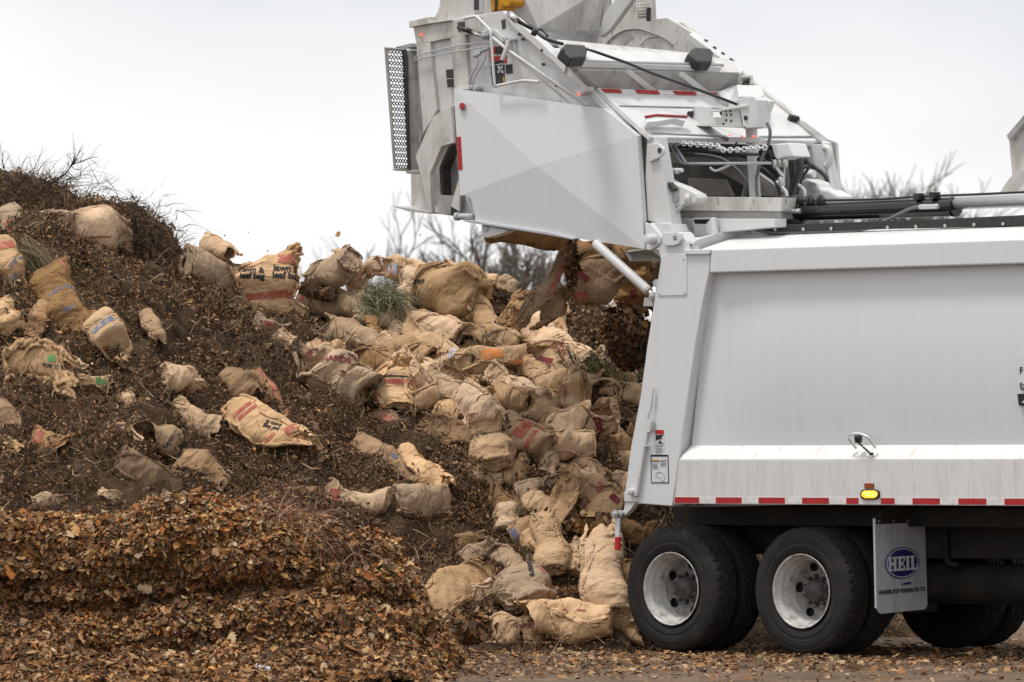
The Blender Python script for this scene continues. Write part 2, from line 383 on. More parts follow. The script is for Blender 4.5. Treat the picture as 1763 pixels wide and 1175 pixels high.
# ---- body side
def body():
    W = M['side']; XR = 1960       # the body runs on past the edge of the picture
    # heights taken from the photograph on the rear part and kept constant along the truck
    w_top = T(1763, 411.5, -.04).z; w_trim = T(1763, 454.5, -.04).z
    w_r1 = T(1500, 765.5, .07).z; w_r2 = T(1500, 791.5, -.05).z; w_bot = T(1500, 870, -.05).z
    uF = T(XR, 600, 0).x
    V2 = 2.5
    def u_at(px, py, v): return T(px, py, v).x
    b = MB()   # main recessed panel, softly bowed outwards
    ul_t = u_at(1221, 472, .07); ul_b = u_at(1190, 767, .07)
    rows = 9; cols = 24
    vs = []; fs = []
    for j in range(rows):
        t = j / (rows - 1)
        for i in range(cols):
            s = i / (cols - 1); ul = ul_t + (ul_b - ul_t) * t
            vs.append((ul + (uF - ul) * s, .075 - .045 * math.sin(math.pi * t) ** .8 * min(1, s * 6), w_trim + .03 + (w_r1 - .02 - w_trim - .03) * t))
    for j in range(rows - 1):
        for i in range(cols - 1): fs.append([j * cols + i, j * cols + i + 1, (j + 1) * cols + i + 1, (j + 1) * cols + i])
    b.add(vs, fs, 0, True)
    p = b.make('body', W, truck)
    # other side, front wall and floor make it a closed box
    b = MB()
    b.box((ul_b - .05, V2 - .08, w_bot), (uF, V2, w_top))
    b.box((uF - .05, .1, w_bot), (uF, V2 - .1, w_top - .05))
    b.box((ul_b - .1, .1, w_bot + .01), (uF, V2 - .1, w_bot + .08))
    b.make('body_shell', M['white'], truck)
    # top rail
    b = MB(); ua, ub = u_at(1224, 432, -.04), u_at(1221, 471, -.04)
    b.loft([(ua, -.04, w_top), (ub, -.04, w_trim), (ub, .10, w_trim + .012), (ua, .10, w_top)],
           [(uF, -.04, w_top), (uF, -.04, w_trim), (uF, .10, w_trim + .012), (uF, .10, w_top)])
    b.make('top_rail', W, truck, .014, 3)
    # rolled lip on the short piece of rail over the rear post
    b = MB(); b.prism(TP(k3((645, 415), (1045, 415), (1045, 440), (1010, 490), (660, 492)), -.045), (0, .12, 0)); b.make('rail_lip', W, truck, .006)
    # sloping shelf and lower skirt
    b = MB()
    a = [(u_at(1190, 768, .08), .08, w_r1), (u_at(1168.5, 792, -.05), -.05, w_r2), (u_at(1168.5, 792, -.05), .06, w_r2), (u_at(1190, 768, .08), .10, w_r1)]
    e = [(uF, .08, w_r1), (uF, -.05, w_r2), (uF, .06, w_r2), (uF, .10, w_r1)]
    b.loft(a, e); b.make('side_shelf', M['ridge'], truck, .006)
    b = MB(); ul, ul2 = u_at(1168.5, 792, -.05), u_at(1160, 870, -.05)
    b.loft([(ul, -.05, w_r2 - .001), (ul2, -.05, w_bot), (ul2, .02, w_bot), (ul, .02, w_r2 - .001)], [(uF, -.05, w_r2 - .001), (uF, -.05, w_bot), (uF, .02, w_bot), (uF, .02, w_r2 - .001)])
    b.make('side_skirt', M['skirt'], truck, .005)
    # reflective tape
    y0, y1 = 857.3, 868.6
    wt, wb = T(1500, y0, -.053).z, T(1500, y1, -.053).z
    b = MB(); b.box((T(1161, 862, -.053).x, -.0535, wb), (uF, -.0505, wt)); tape = b.make('reflective_tape', M['whitetape'], truck)
    b = MB()
    for x0, x1 in ((1161.6, 1203.5), (1232.3, 1276.7), (1306, 1351), (1381, 1427), (1457, 1478), (1516.5, 1540), (1571, 1618), (1650, 1698), (1729.5, 1778), (1812, 1860)):
        b.box((T(x0, 862, -.055).x, -.056, wb + .002), (T(x1, 862, -.055).x, -.0535, wt - .002))
    b.make('red_block', M['red'], tape)
    # rear corner post
    post = [(1137.5, 447), (1132.7, 428), (1139, 412), (1155, 400), (1171.5, 399), (1183.4, 415.5), (1186, 430), (1224, 431.5), (1220.3, 472), (1209.6, 520), (1196, 600), (1157, 872), (1079, 866), (1075.5, 850), (1086, 771), (1102.8, 682.7), (1113.5, 600), (1126, 520)]
    plate('rear_post', post, -.02, .14, W, truck, .008)
    b = MB(); b.prism(TP(post[:1] + post[7:], 2.36), (0, .14, 0)); b.make('rear_post', M['white'], truck)
    cp = plate('cover_plate', k3((350, 485), (675, 485), (690, 520), (690, 1060), (665, 1085), (270, 1090), (285, 850), (320, 545)), -.028, .02, W, truck, .004)
    b = MB()
    for x, y in k3((640, 552), (650, 1040), (288, 1052)):
        c = T(x, y, -.032); b.tube([c, c + Vector((0, .02, 0))], .010, 10)
    b.make('bolt', M['steel'], cp)
    # hinge: link plate with a bored eye, lower ear with its pin
    b = MB()
    eye = T(*k3((523, 250))[0], -.05)
    link = TP(k3((340, 165), (560, 160), (598, 190), (605, 270), (570, 340), (500, 365), (380, 368), (345, 330)), -.05)
    b.prism(link, (0, .04, 0)); lk = b.make('hinge_link', W, truck, .006)
    b = MB(); b.tube([eye + Vector((0, -.003, 0)), eye + Vector((0, .02, 0))], .020, 16); b.make('eye', M['darkgrey'], lk)
    b = MB(); b.tube([eye + Vector((.004, -.005, 0)), eye + Vector((.004, .02, 0))], .012, 16); b.make('eye_pin', M['labelgrey'], lk)
    b = MB(); b.prism(TP(k3((85, 40), (165, 45), (270, 160), (325, 240), (315, 310), (250, 380), (160, 432), (105, 425)), -.03), (0, .05, 0)); ear = b.make('hinge_ear', W, truck, .006)
    c = T(*k3((212, 270))[0], -.03); b = MB(); b.tube([c + Vector((0, -.09, 0)), c], .040, 20); b.tube([c + Vector((0, -.095, 0)), c + Vector((0, -.088, 0))], .026, 16)
    b.make('hinge_pin', W, ear, .004)
    # curved roof with the rear arch
    prof = [(0.0, 431.0), (.25, 418), (.5, 408), (.8, 401), (1.25, 398)]
    wv = [(v, T(1763, y, v).z) for v, y in ((0.02, 411.5), (.25, 401), (.48, 391), (.8, 384), (1.25, 381))]
    wv += [(2.5 - v, w) for v, w in wv[::-1][1:]]
    b = MB(); u0 = u_at(1205, 425, .02)
    b.add([(u0, v, w) for v, w in wv] + [(uF, v, w) for v, w in wv], [[i, i + 1, len(wv) + i + 1, len(wv) + i] for i in range(len(wv) - 1)], 0, True)
    b.make('roof', M['ridge'], truck)
    b = MB(); arch = []
    for x, y, v in ((1184, 428, .0), (1196, 420.5, .12), (1236, 409, .35), (1286, 401, .65), (1318, 398.5, .9)):
        arch.append(T(x, y, v))
    arch = smoothcurve(arch, 4)
    b.loft([p + Vector((0, 0, .045)) for p in arch] , [p + Vector((0, 0, .045)) + Vector((.03, 0, 0)) for p in arch])
    vs = []; fs = []
    for p in arch: vs += [p + Vector((0, 0, .04)), p + Vector((0, 0, -.09)), p + Vector((.05, 0, -.09)), p + Vector((.05, 0, .04))]
    for i in range(len(arch) - 1):
        for k in range(4): fs.append([i * 4 + k, i * 4 + (k + 1) % 4, i * 4 + 4 + (k + 1) % 4, i * 4 + 4 + k])
    b = MB(); b.add(vs, fs); b.make('rear_arch', M['white'], truck, .004)
    # bolted rubber seal rail
    b = MB(); v = .5
    L0, L1 = T(1311, 399, v), T(1311, 388.5, v); R0, R1 = T(1763, 389.5, v), T(1763, 372, v)
    ext = lambda a, c: a + (c - a) * 1.4
    b.loft([L0, L1, L1 + Vector((0, .06, 0)), L0 + Vector((0, .06, 0))], [ext(L0, R0), ext(L1, R1), ext(L1, R1) + Vector((0, .06, 0)), ext(L0, R0) + Vector((0, .06, 0))])
    rail = b.make('seal_rail', M['rubber_black'], truck, .004)
    b = MB()
    for x, y in ((1336, 395.5), (1384, 395), (1432, 394), (1529, 392), (1578, 390.5), (1628, 389), (1678, 387), (1728, 385.6)):
        c = T(x, y, v - .004); b.tube([c + Vector((0, -.012, 0)), c], .014, 8)
    b.make('bolt', M['steel'], rail)
    slab('rubber_strip', [(1615, 377.5, .6), (1763, 370.5, .6), (1850, 366, .6), (1850, 372, .6), (1763, 376, .6), (1612, 383, .6)], (0, .2, 0), M['darkgrey'], truck, .002)
    # signs and fittings
    st = plate('warning_sticker', c6((286, 458), (336, 458), (340, 597), (286, 597)), -.0225, .002, M['labelwhite'], truck, 0)
    plate('sticker_header', c6((287, 459), (335, 459), (336, 484), (287, 484)), -.0238, .001, M['redpaint'], st, 0)
    b = MB()
    for q in (((290, 488), (336, 486), (322, 500), (330, 512), (312, 508), (318, 526), (302, 512), (290, 522)), ((304, 526), (316, 522), (334, 536), (306, 536))):
        b.prism(TP(c6(*q), -.0238), (0, .001, 0))
    for k in range(6):
        b.prism(TP(c6((290, 542 + k * 9), (334 - (k % 3) * 5, 542 + k * 9), (334 - (k % 3) * 5, 545 + k * 9), (290, 545 + k * 9)), -.0238), (0, .001, 0))
    b.make('pictogram', M['ink'], st)
    st = plate('instruction_label', c6((262, 598), (360, 598), (364, 759), (263, 757)), -.0225, .002, M['labelwhite'], truck, 0)
    b = MB()
    for q in (((262, 598), (360, 598), (360, 609), (262, 609)), ((262, 609), (266, 609), (267, 757), (263, 757)), ((357, 609), (361, 609), (364, 759), (360, 759)), ((263, 753), (363, 753), (363, 758), (263, 758)), ((265, 629), (312, 630), (312, 638), (265, 637))):
        b.prism(TP(c6(*q), -.024), (0, .001, 0))
    for k in range(5):
        b.prism(TP(c6((272, 648 + k * 7), (306 - k % 2 * 8, 648 + k * 7), (306 - k % 2 * 8, 650.5 + k * 7), (272, 650.5 + k * 7)), -.024), (0, .001, 0))
        b.prism(TP(c6((316, 628 + k * 8), (352 - k % 2 * 6, 628 + k * 8), (352 - k % 2 * 6, 630.5 + k * 8), (316, 630.5 + k * 8)), -.024), (0, .001, 0))
    b.make('label_print', M['ink'], st)
    plate('label_band', c6((265, 626), (312, 627), (312, 633), (265, 632)), -.0252, .001, M['yellow'], st, 0)
    pipe('label_drawing', [(x, y, -.024) for x, y in c6((290, 715), (296, 700), (318, 694), (334, 704), (340, 722), (336, 742), (322, 744), (318, 728), (290, 716))], .003, M['labelgrey'], st, 2, 5)
    sg = plate('side_sign', [(1752, 614), (1840, 612), (1840, 660), (1753, 661)], .022, .004, M['labelwhite'], truck, 0)
    plate('sign_panel', [(1751.5, 678.5), (1840, 677), (1840, 698), (1754, 699)], .022, .004, M['ink'], truck, 0)
    b = MB()
    for ch, x, y, s in (('F', 1758, 639, .075), ('U', 1761, 666, .085)):
        vs, fs = text_geo(ch, s, .002); c = T(x, y, .019)
        b.add([(c.x + a, c.y, c.z + d) for a, d in vs], fs)
    b.make('lettering', M['ink'], sg)
    plate('sign_panel_mark', [(1759, 694), (1768, 684), (1772, 694)], .020, .001, M['labelwhite'], truck, 0)
    # marker lamp on the skirt
    ml = plate('marker_lamp', c7((668, 972), (690, 964), (750, 964), (774, 974), (780, 996), (774, 1020), (752, 1030), (690, 1030), (668, 1022), (660, 996)), -.075, .03, M['rubber_black'], truck, .006)
    ln = plate('lens', c7((676, 980), (692, 973), (750, 973), (768, 982), (772, 997), (766, 1012), (750, 1021), (692, 1021), (676, 1012), (669, 997)), -.082, .01, M['amber'], ml, .004)
    b = MB()
    for x, y in c7((690, 990), (706, 1002), (722, 985), (726, 1006), (742, 990), (746, 1006), (758, 998), (712, 990)):
        c = T(x, y, -.086); b.tube([c, c + Vector((0, .006, 0))], .009, 8)
    b.make('diode', M['ambercore'], ln)
    plate('amber_reflector', c7((690, 927), (747, 927), (747, 959), (690, 959)), -.062, .014, M['orange_brown'], truck, .002)
    # guarded switch on the shelf
    pipe('guard_loop', [(x, y, v) for (x, y), v in zip(c7((642, 708), (592, 645), (600, 622), (648, 612), (700, 628), (725, 650), (762, 702)), (0.0, -.05, -.08, -.10, -.10, -.08, -.02))], .011, M['chrome'], truck, 6)
    b = MB()
    a = T(*c7((650, 615))[0], -.05); c = T(*c7((655, 672))[0], -.05); b.tube([a, a + (c - a) * .3, c], [.018, .034, .03], 10)
    b.tube([c, T(*c7((728, 738))[0], -.04)], .008, 8); e = T(*c7((735, 742))[0], -.04); b.tube([e + Vector((0, 0, .012)), e - Vector((0, 0, .012))], .018, 8)
    b.make('work_lamp', M['black'], truck)
    # latch rod down the post
    b = MB()
    b.tube([T(x, y, -.05) for x, y in c6((277, 212), (262, 345), (248, 372), (246, 410))], .011, 8)
    b.prism(TP(c6((238, 408), (262, 410), (256, 465), (233, 462)), -.08), (0, .05, 0)); b.prism(TP(c6((262, 412), (280, 414), (272, 470), (254, 470)), -.03), (0, .02, 0))
    b.prism(TP(c6((232, 468), (245, 470), (228, 548), (218, 546)), -.05), (0, .03, 0)); b.prism(TP(c6((216, 546), (244, 548), (244, 552), (216, 550)), -.07), (0, .04, 0))
    b.prism(TP(c6((218, 552), (228, 553), (186, 800), (180, 832), (164, 830)), -.06), (0, .035, 0))
    b.make('latch_rod', M['white'], truck, .003)
    b = MB()
    b.prism(TP(c6((110, 810), (150, 815), (186, 838), (184, 864), (112, 862)), -.04), (0, .06, 0))
    c = T(*c6((155, 806))[0], -.06); b.tube([c + Vector((0, -.03, 0)), c + Vector((0, .05, 0))], .030, 14); b.tube([c + Vector((0, -.04, 0)), c], .018, 12)
    b.prism(TP(c6((118, 864), (178, 866), (150, 905), (118, 940), (90, 925), (112, 905)), -.03), (0, .06, 0))
    b.make('latch_foot', M['white'], truck, .004)
    b = MB()
    c = T(*c6((78, 933))[0], -.05); b.tube([c + Vector((0, -.05, 0)), c + Vector((0, .08, 0))], .034, 14); b.tube([c + Vector((0, -.06, 0)), c + Vector((0, -.04, 0))], .019, 12)
    c = T(*c6((98, 930))[0], -.04); b.tube([c + Vector((0, -.02, 0)), c + Vector((0, .08, 0))], .030, 14)
    b.make('latch_shaft', M['steel'], truck, .003)
    h = plate('latch_handle', c6((62, 955), (84, 955), (84, 1062), (60, 1062)), -.08, .02, M['labelwhite'], truck, .004)
    plate('handle_grip', c6((60, 1062), (84, 1062), (83, 1132), (77, 1137), (62, 1137), (58, 1130)), -.083, .026, M['redpaint'], h, .005)
body()

# ---- wheels
def tyre_mesh(v0, R=RT, width=.28, detail=True):
    nth = 240 if detail else 120
    prof = []   # (v, r, kind)
    side = [(.05, .302, 0), (.018, .318, 0), (.006, .345, 0), (.0, .37, 0), (.004, .395, 0), (.0, .401, 0), (-.001, .44, 0), (.003, .462, 0), (.0055, .466, 0), (.008, .485, 0), (.022, .506, 0), (.034, .516, 1), (.044, .521, 1)]
    nrow = 17
    for v, r, k in side: prof.append((v, r * R / .525, k))
    for i in range(1, nrow):
        x = .044 + (width - .088) * i / nrow; cc_ = (i / nrow - .5) * 2
        prof.append((x, R - .006 * cc_ * cc_, 2))
    for v, r, k in side[::-1]: prof.append((width - v, r * R / .525, k))
    vs = []
    for j, (v, r, k) in enumerate(prof):
        for t in range(nth):
            a = 2 * math.pi * t / nth; rr = r
            if k == 2:
                x = (v - .044) / (width - .088)
                zig = .028 * (1 if (t // 3) % 2 else -1)
                for g in (.16, .39, .61, .84):
                    if abs(x - g - zig) < .032: rr -= .013
                if t % 6 == int(x * 5) % 6: rr -= .006
            elif k == 1:
                if (t % 6) < 2: rr -= .010
            vs.append((r and rr * math.sin(a), v0 + v, R + rr * math.cos(a)))
    n = len(prof)
    fs = [[j * nth + t, j * nth + (t + 1) % nth, (j + 1) * nth + (t + 1) % nth, (j + 1) * nth + t] for j in range(n - 1) for t in range(nth)]
    return vs, fs

def lathe(mb, prof, n=64, m=0, c=(0, RT), sm=True, holes=None):
    vs = []; fs = []
    for v, r in prof:
        for t in range(n):
            a = 2 * math.pi * t / n; vs.append((c[0] + r * math.sin(a), v, c[1] + r * math.cos(a)))
    for j in range(len(prof) - 1):
        for t in range(n):
            if holes and holes(j, t): continue
            fs.append([j * n + t, j * n + (t + 1) % n, (j + 1) * n + (t + 1) % n, (j + 1) * n + t])
    mb.add(vs, fs, m, sm)

tyre_me = None
def wheel(px, py, phase):
    c = T(px, py, .05); w = empty('wheel', (c.x, 0, 0), parent=truck)
    vs, fs = tyre_mesh(.05); t1 = build('tyre', vs, fs, M['tyre'], w); recalc(t1)
    vs, fs = tyre_mesh(.38); t2 = build('tyre', vs, fs, M['tyre'], w); recalc(t2)
    b = MB()
    lathe(b, [(.070, .298), (.058, .303), (.053, .305), (.052, .300), (.056, .293), (.072, .286), (.088, .284), (.098, .272), (.125, .266), (.150, .264), (.160, .252), (.200, .247), (.235, .243), (.252, .236)], 96)
    R0, R1, nr, nt_ = .236, .105, 26, 200
    prof = [(.252 + .020 * math.sin(math.pi * (i / nr) * .5) - (.012 if i / nr > .62 else 0), R0 + (R1 - R0) * i / nr) for i in range(nr + 1)]
    def holes(j, t):
        r = R0 + (R1 - R0) * (j + .5) / nr; a = 2 * math.pi * (t + .5) / nt_
        for k in range(5):
            ha = phase + 2 * math.pi * k / 5; d = (a - ha + math.pi) % (2 * math.pi) - math.pi
            if ((r - .195) / .034) ** 2 + (d * r / .044) ** 2 < 1: return True
        return False
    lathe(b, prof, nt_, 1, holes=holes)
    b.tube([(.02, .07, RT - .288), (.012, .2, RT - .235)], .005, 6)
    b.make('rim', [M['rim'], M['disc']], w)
    b = MB()
    lathe(b, [(.29, .112), (.250, .110), (.245, .098), (.215, .092), (.195, .084), (.188, .070), (.185, .030), (.179, .028), (.177, .0)], 40)
    for k in range(10):
        a = 2 * math.pi * k / 10; p = Vector((.122 * math.sin(a), .27, RT + .122 * math.cos(a))); b.tube([p, p - Vector((0, .05, 0))], .016, 6)
    b.make('hub', M['hub'], w)
    b = MB(); lathe(b, [(.30, .0), (.30, .30)], 40); lathe(b, [(.31, .28), (.6, .28)], 40); b.make('brake_drum', M['chassis'], w)
    return c.x
u1 = wheel(1154.5, 1014.6, -1.0)
u2 = wheel(1378.7, 1018.5, -1.45)
for u in (u1, u2):     # far side duals
    w = empty('wheel', (u, 0, 0), parent=truck)
    for v in (1.84, 2.17):
        vs, fs = tyre_mesh(v, detail=False); recalc(build('tyre', vs, fs, M['tyre'], w))
    b = MB(); lathe(b, [(1.9, 0), (1.9, .30)], 32); lathe(b, [(2.35, 0), (2.35, .30)], 32); b.make('rim', M['chassis'], w)

# ---- underframe
b = MB()
for v in (.78, 1.62):
    b.box((u1 - .35, v, .80), (6.2, v + .09, 1.12))
for u in (u1, u2):
    b.tube([(u, .5, RT), (u, 2.0, RT)], .085, 12); b.box((u - .28, 1.05, RT - .2), (u + .28, 1.45, RT + .2))
    b.box((u - .06, .70, .5), (u + .06, .80, .9)); b.box((u - .06, 1.7, .5), (u + .06, 1.8, .9))
b.box((u1 - .2, .68, .60), (u2 + .2, .78, .70)); b.box((u1 - .2, 1.72, .60), (u2 + .2, 1.82, .70))
b.make('chassis_frame', M['chassis'], truck, .006)
b = MB(); b.box((u1 - .30, .42, 1.05), (6.2, 2.44, 1.20)); b.make('underbody', M['chassis'], truck)
b = MB(); b.tube([T(1570, 1004, .9), T(1570, 1004, .9) + Vector((4.5, 0, 0))], .165, 24); b.make('air_tank', M['chassis'], truck, .01)
b = MB(); q = TP([(1580, 880), (1980, 880), (1980, 965), (1580, 962)], .72); b.prism(q, (0, .5, 0)); b.make('side_box', M['chassis'], truck, .01)
pipe('air_hose', [(1628, 915, .68), (1629, 950, .68), (1632, 968, .68), (1650, 973, .7)], .022, M['chassis'], truck)

# ---- mud flap
def flap():
    P = [T(1506.6, 903, .02), T(1592.5, 899.5, .63), T(1597.3, 1049, .63), T(1510, 1058, .02)]
    def q(s, t, d=0.0):
        a = P[0].lerp(P[1], s); c = P[3].lerp(P[2], s); p = a.lerp(c, t)
        nrm = (P[1] - P[0]).cross(P[3] - P[0]).normalized()
        if nrm.x < 0: nrm = -nrm
        return p + nrm * d
    b = MB(); nrm = q(0, 0, 1) - q(0, 0, 0)
    out_ = [(0, 0), (1, 0), (1, .94)] + [(.99 - .06 * (1 - math.cos(a)), .94 + .06 * math.sin(a)) for a in (.5, 1.0, 1.57)] + [(.09 - .07 * math.sin(a), .94 + .06 * math.cos(a)) for a in (0, .6, 1.2)] + [(0, .94)]
    b.prism([q(s, t) for s, t in out_], -nrm * .012); o = b.make('mud_flap', M['flap'], truck, .002)
    W_, H_ = (P[1] - P[0]).length, (P[3] - P[0]).length
    def ell(cx, cy, rx, ry, d, m, name):
        k = 48; b = MB(); b.prism([q(cx + rx * math.cos(2 * math.pi * i / k), cy + ry * math.sin(2 * math.pi * i / k), d) for i in range(k)], -nrm * .002); b.make(name, m, o)
    ell(.52, .45, .345, .180, .003, M['blue'], 'emblem_ring'); ell(.52, .45, .325, .168, .005, M['flap'], 'emblem_band'); ell(.52, .45, .298, .152, .007, M['blue'], 'emblem_field')
    b = MB()      # slab-serif capitals cut from bars: (x0, y0, x1, y1) in cap heights
    sl, st = .16, .22
    H_L = [(.08, 0, .34, 1), (.60, 0, .86, 1), (.30, .40, .64, .60), (0, 0, .42, sl), (0, 1 - sl, .42, 1), (.52, 0, .94, sl), (.52, 1 - sl, .94, 1)]
    E_L = [(.08, 0, .34, 1), (0, 0, .74, sl), (0, 1 - sl, .74, 1), (.30, .41, .58, .59), (.60, 0, .74, .34), (.60, .66, .74, 1), (.48, .33, .58, .67)]
    I_L = [(.08, 0, .34, 1), (0, 0, .42, sl), (0, 1 - sl, .42, 1)]
    L_L = [(.08, 0, .34, 1), (0, 0, .74, sl), (0, 1 - sl, .42, 1), (.60, 0, .74, .40)]
    x = -1.55; hc = .118
    for L, w in ((H_L, 1.0), (E_L, .82), (I_L, .50), (L_L, .78)):
        for i, (x0, y0, x1, y1) in enumerate(L):
            b.prism([q(.52 + (x + a) * hc / W_, .455 - (c - .5) * hc / H_, .010 + .0003 * i) for a, c in ((x0, y0), (x1, y0), (x1, y1), (x0, y1))], -nrm * .001)
        x += w
    b.make('emblem_lettering', M['logowhite'], o)
    b = MB()
    vs, fs = text_geo('WE NEVER STOP WORKING FOR YOU', .047, .0022, .70); b.add([q(.50 + x / W_, .766 - y / H_, .003) for x, y in vs], fs)
    b.make('slogan', M['ink'], o)
    b = MB(); b.prism([q(.54, .675, .003), q(.68, .670, .003), q(.68, .697, .003), q(.54, .702, .003)], -nrm * .002); b.prism([q(.485, .70, .003), q(.515, .672, .003), q(.53, .70, .003)], -nrm * .002)
    b.make('company_mark', M['blue'], o)
    vs, fs = text_geo('COMPANY', .03, .0, .8); b = MB(); b.add([q(.78 + x / W_, .685 - y / H_, .003) for x, y in vs], fs); b.make('company_lettering', M['labelgrey'], o)
    b = MB(); tp = [T(1506.6, 890, .02), T(1516, 889, .08), T(1528, 872, .14), T(1592, 872, .63), T(1593, 899, .63), T(1507, 903, .02)]
    b.prism(tp, -nrm * .03); h = b.make('hanger', M['chassis'], o)
    b = MB()
    for s in (.06, .35, .63, .92):
        c = q(s, -.03, .006); b.tube([c, c + nrm * .01], .010, 8)
    b.make('bolt', M['steel'], h)
    b = MB(); b.prism([q(-.012, -.06, .004), q(.012, -.06, .004), q(.012, .93, .004), q(-.012, .93, .004)], -nrm * .02); b.make('edge_strip', M['labelgrey'], o)
flap()

# ---- lift cylinder along the roof
def ram():
    b = MB(); V = .75
    a, e = T(1368, 366, V), T(1642, 356, V); b.tube([a, e], .078, 28)
    b.tube([e - (e - a).normalized() * .02, e + (e - a).normalized() * .03], [.083, .083], 28); b.tube([a - (e - a).normalized() * .05, a + (e - a).normalized() * .10], .088, 24)
    o = b.make('lift_cylinder', M['black'], truck, .004)
    d = (e - a).normalized(); b = MB(); s = T(1640, 350, V); b.tube([s, s + d * 3.0], .056, 24); b.make('piston_rod', M['chrome'], o)
    b = MB(); b.prism(TP(c4((1080, 720), (1160, 690), (1200, 720), (1190, 780), (1170, 860), (1060, 850)), .7), (0, .2, 0)); b.prism(TP(c4((1030, 875), (1170, 870), (1170, 900), (1130, 935), (1030, 930)), .62), (0, .15, 0))
    b.prism(TP(c4((975, 935), (1140, 930), (1300, 905), (1763, 890), (1763, 915), (1300, 945), (1140, 962), (975, 962)), .66), (0, .1, 0))
    b.make('cylinder_mount', M['rubber_black'], o, .008)
    pipe('feed_pipe', [(1375, 345, .7), (1430, 345, .7), (1520, 343, .7), (1577, 339, .7), (1680, 335, .7), (1763, 331, .7), (1900, 325, .7)], .010, M['black'], o, 4)
    b = MB()
    for x, y in ((1577, 338), (1604, 336)): b.prism(TP([(x - 5, y - 5), (x + 5, y - 5), (x + 5, y + 6), (x - 5, y + 6)], .66), (0, .08, 0))
    b.make('pipe_clamp', M['rubber_black'], o, .004)
    pipe('hydraulic_hose', [(x, y, .52) for x, y in c5((1100, 775), (990, 775), (880, 800), (720, 880), (560, 945), (400, 962), (200, 966), (10, 972))] + [(1330, 401, .5), (1303, 397, .5)], .014, M['greyhose'], o, 5)
    b = MB()
    for x, y in c5((1000, 778), (1045, 777), (1090, 775)): c = T(x, y, .52); b.tube([c - d * .04, c + d * .03], .021, 8)
    for x, y in c4((1135, 815), (1170, 812), (1205, 810)): c = T(x, y, .6); b.tube([c - d * .035, c + d * .03], .02, 8)
    b.make('hose_fitting', M['steel'], o, .003)
ram()

# ---- front hopper guard at the edge of the picture
slab('front_guard', [(*p, 1.3) for p in g6((475, 305), (602, 150), (900, -200), (900, 700), (505, 640))], (0, .04, 0), M['grimy'], truck)
slab('guard_flange', [(*p, 1.24) for p in g6((453, 262), (602, 88), (900, -270), (900, -190), (602, 160), (475, 308))], (0, .10, 0), M['grey'], truck)
b = MB(); oc = smoothcurve([T(*p, 1.1) for p in g6((350, 820), (400, 742), (450, 665), (500, 600), (602, 490), (900, 200))], 4); ic = smoothcurve([T(*p, 1.1) for p in g6((395, 820), (440, 748), (480, 700), (530, 640), (602, 552), (900, 290))], 4)
for i in range(len(oc) - 1): b.prism([oc[i], oc[i + 1], ic[i + 1], ic[i]], (0, .14, 0))
b.make('guard_arch', M['grimy'], truck)
slab('guard_brace', [(*p, 1.45) for p in g6((440, 800), (602, 560), (900, 300), (900, 800))], (0, .05, 0), M['white'], truck)
b = MB(); b.box((T(1790, 400, 0).x, 1.3, 3.3), (T(1790, 400, 0).x + 1.2, 2.4, 3.6)); b.make('guard_base', M['white'], truck)

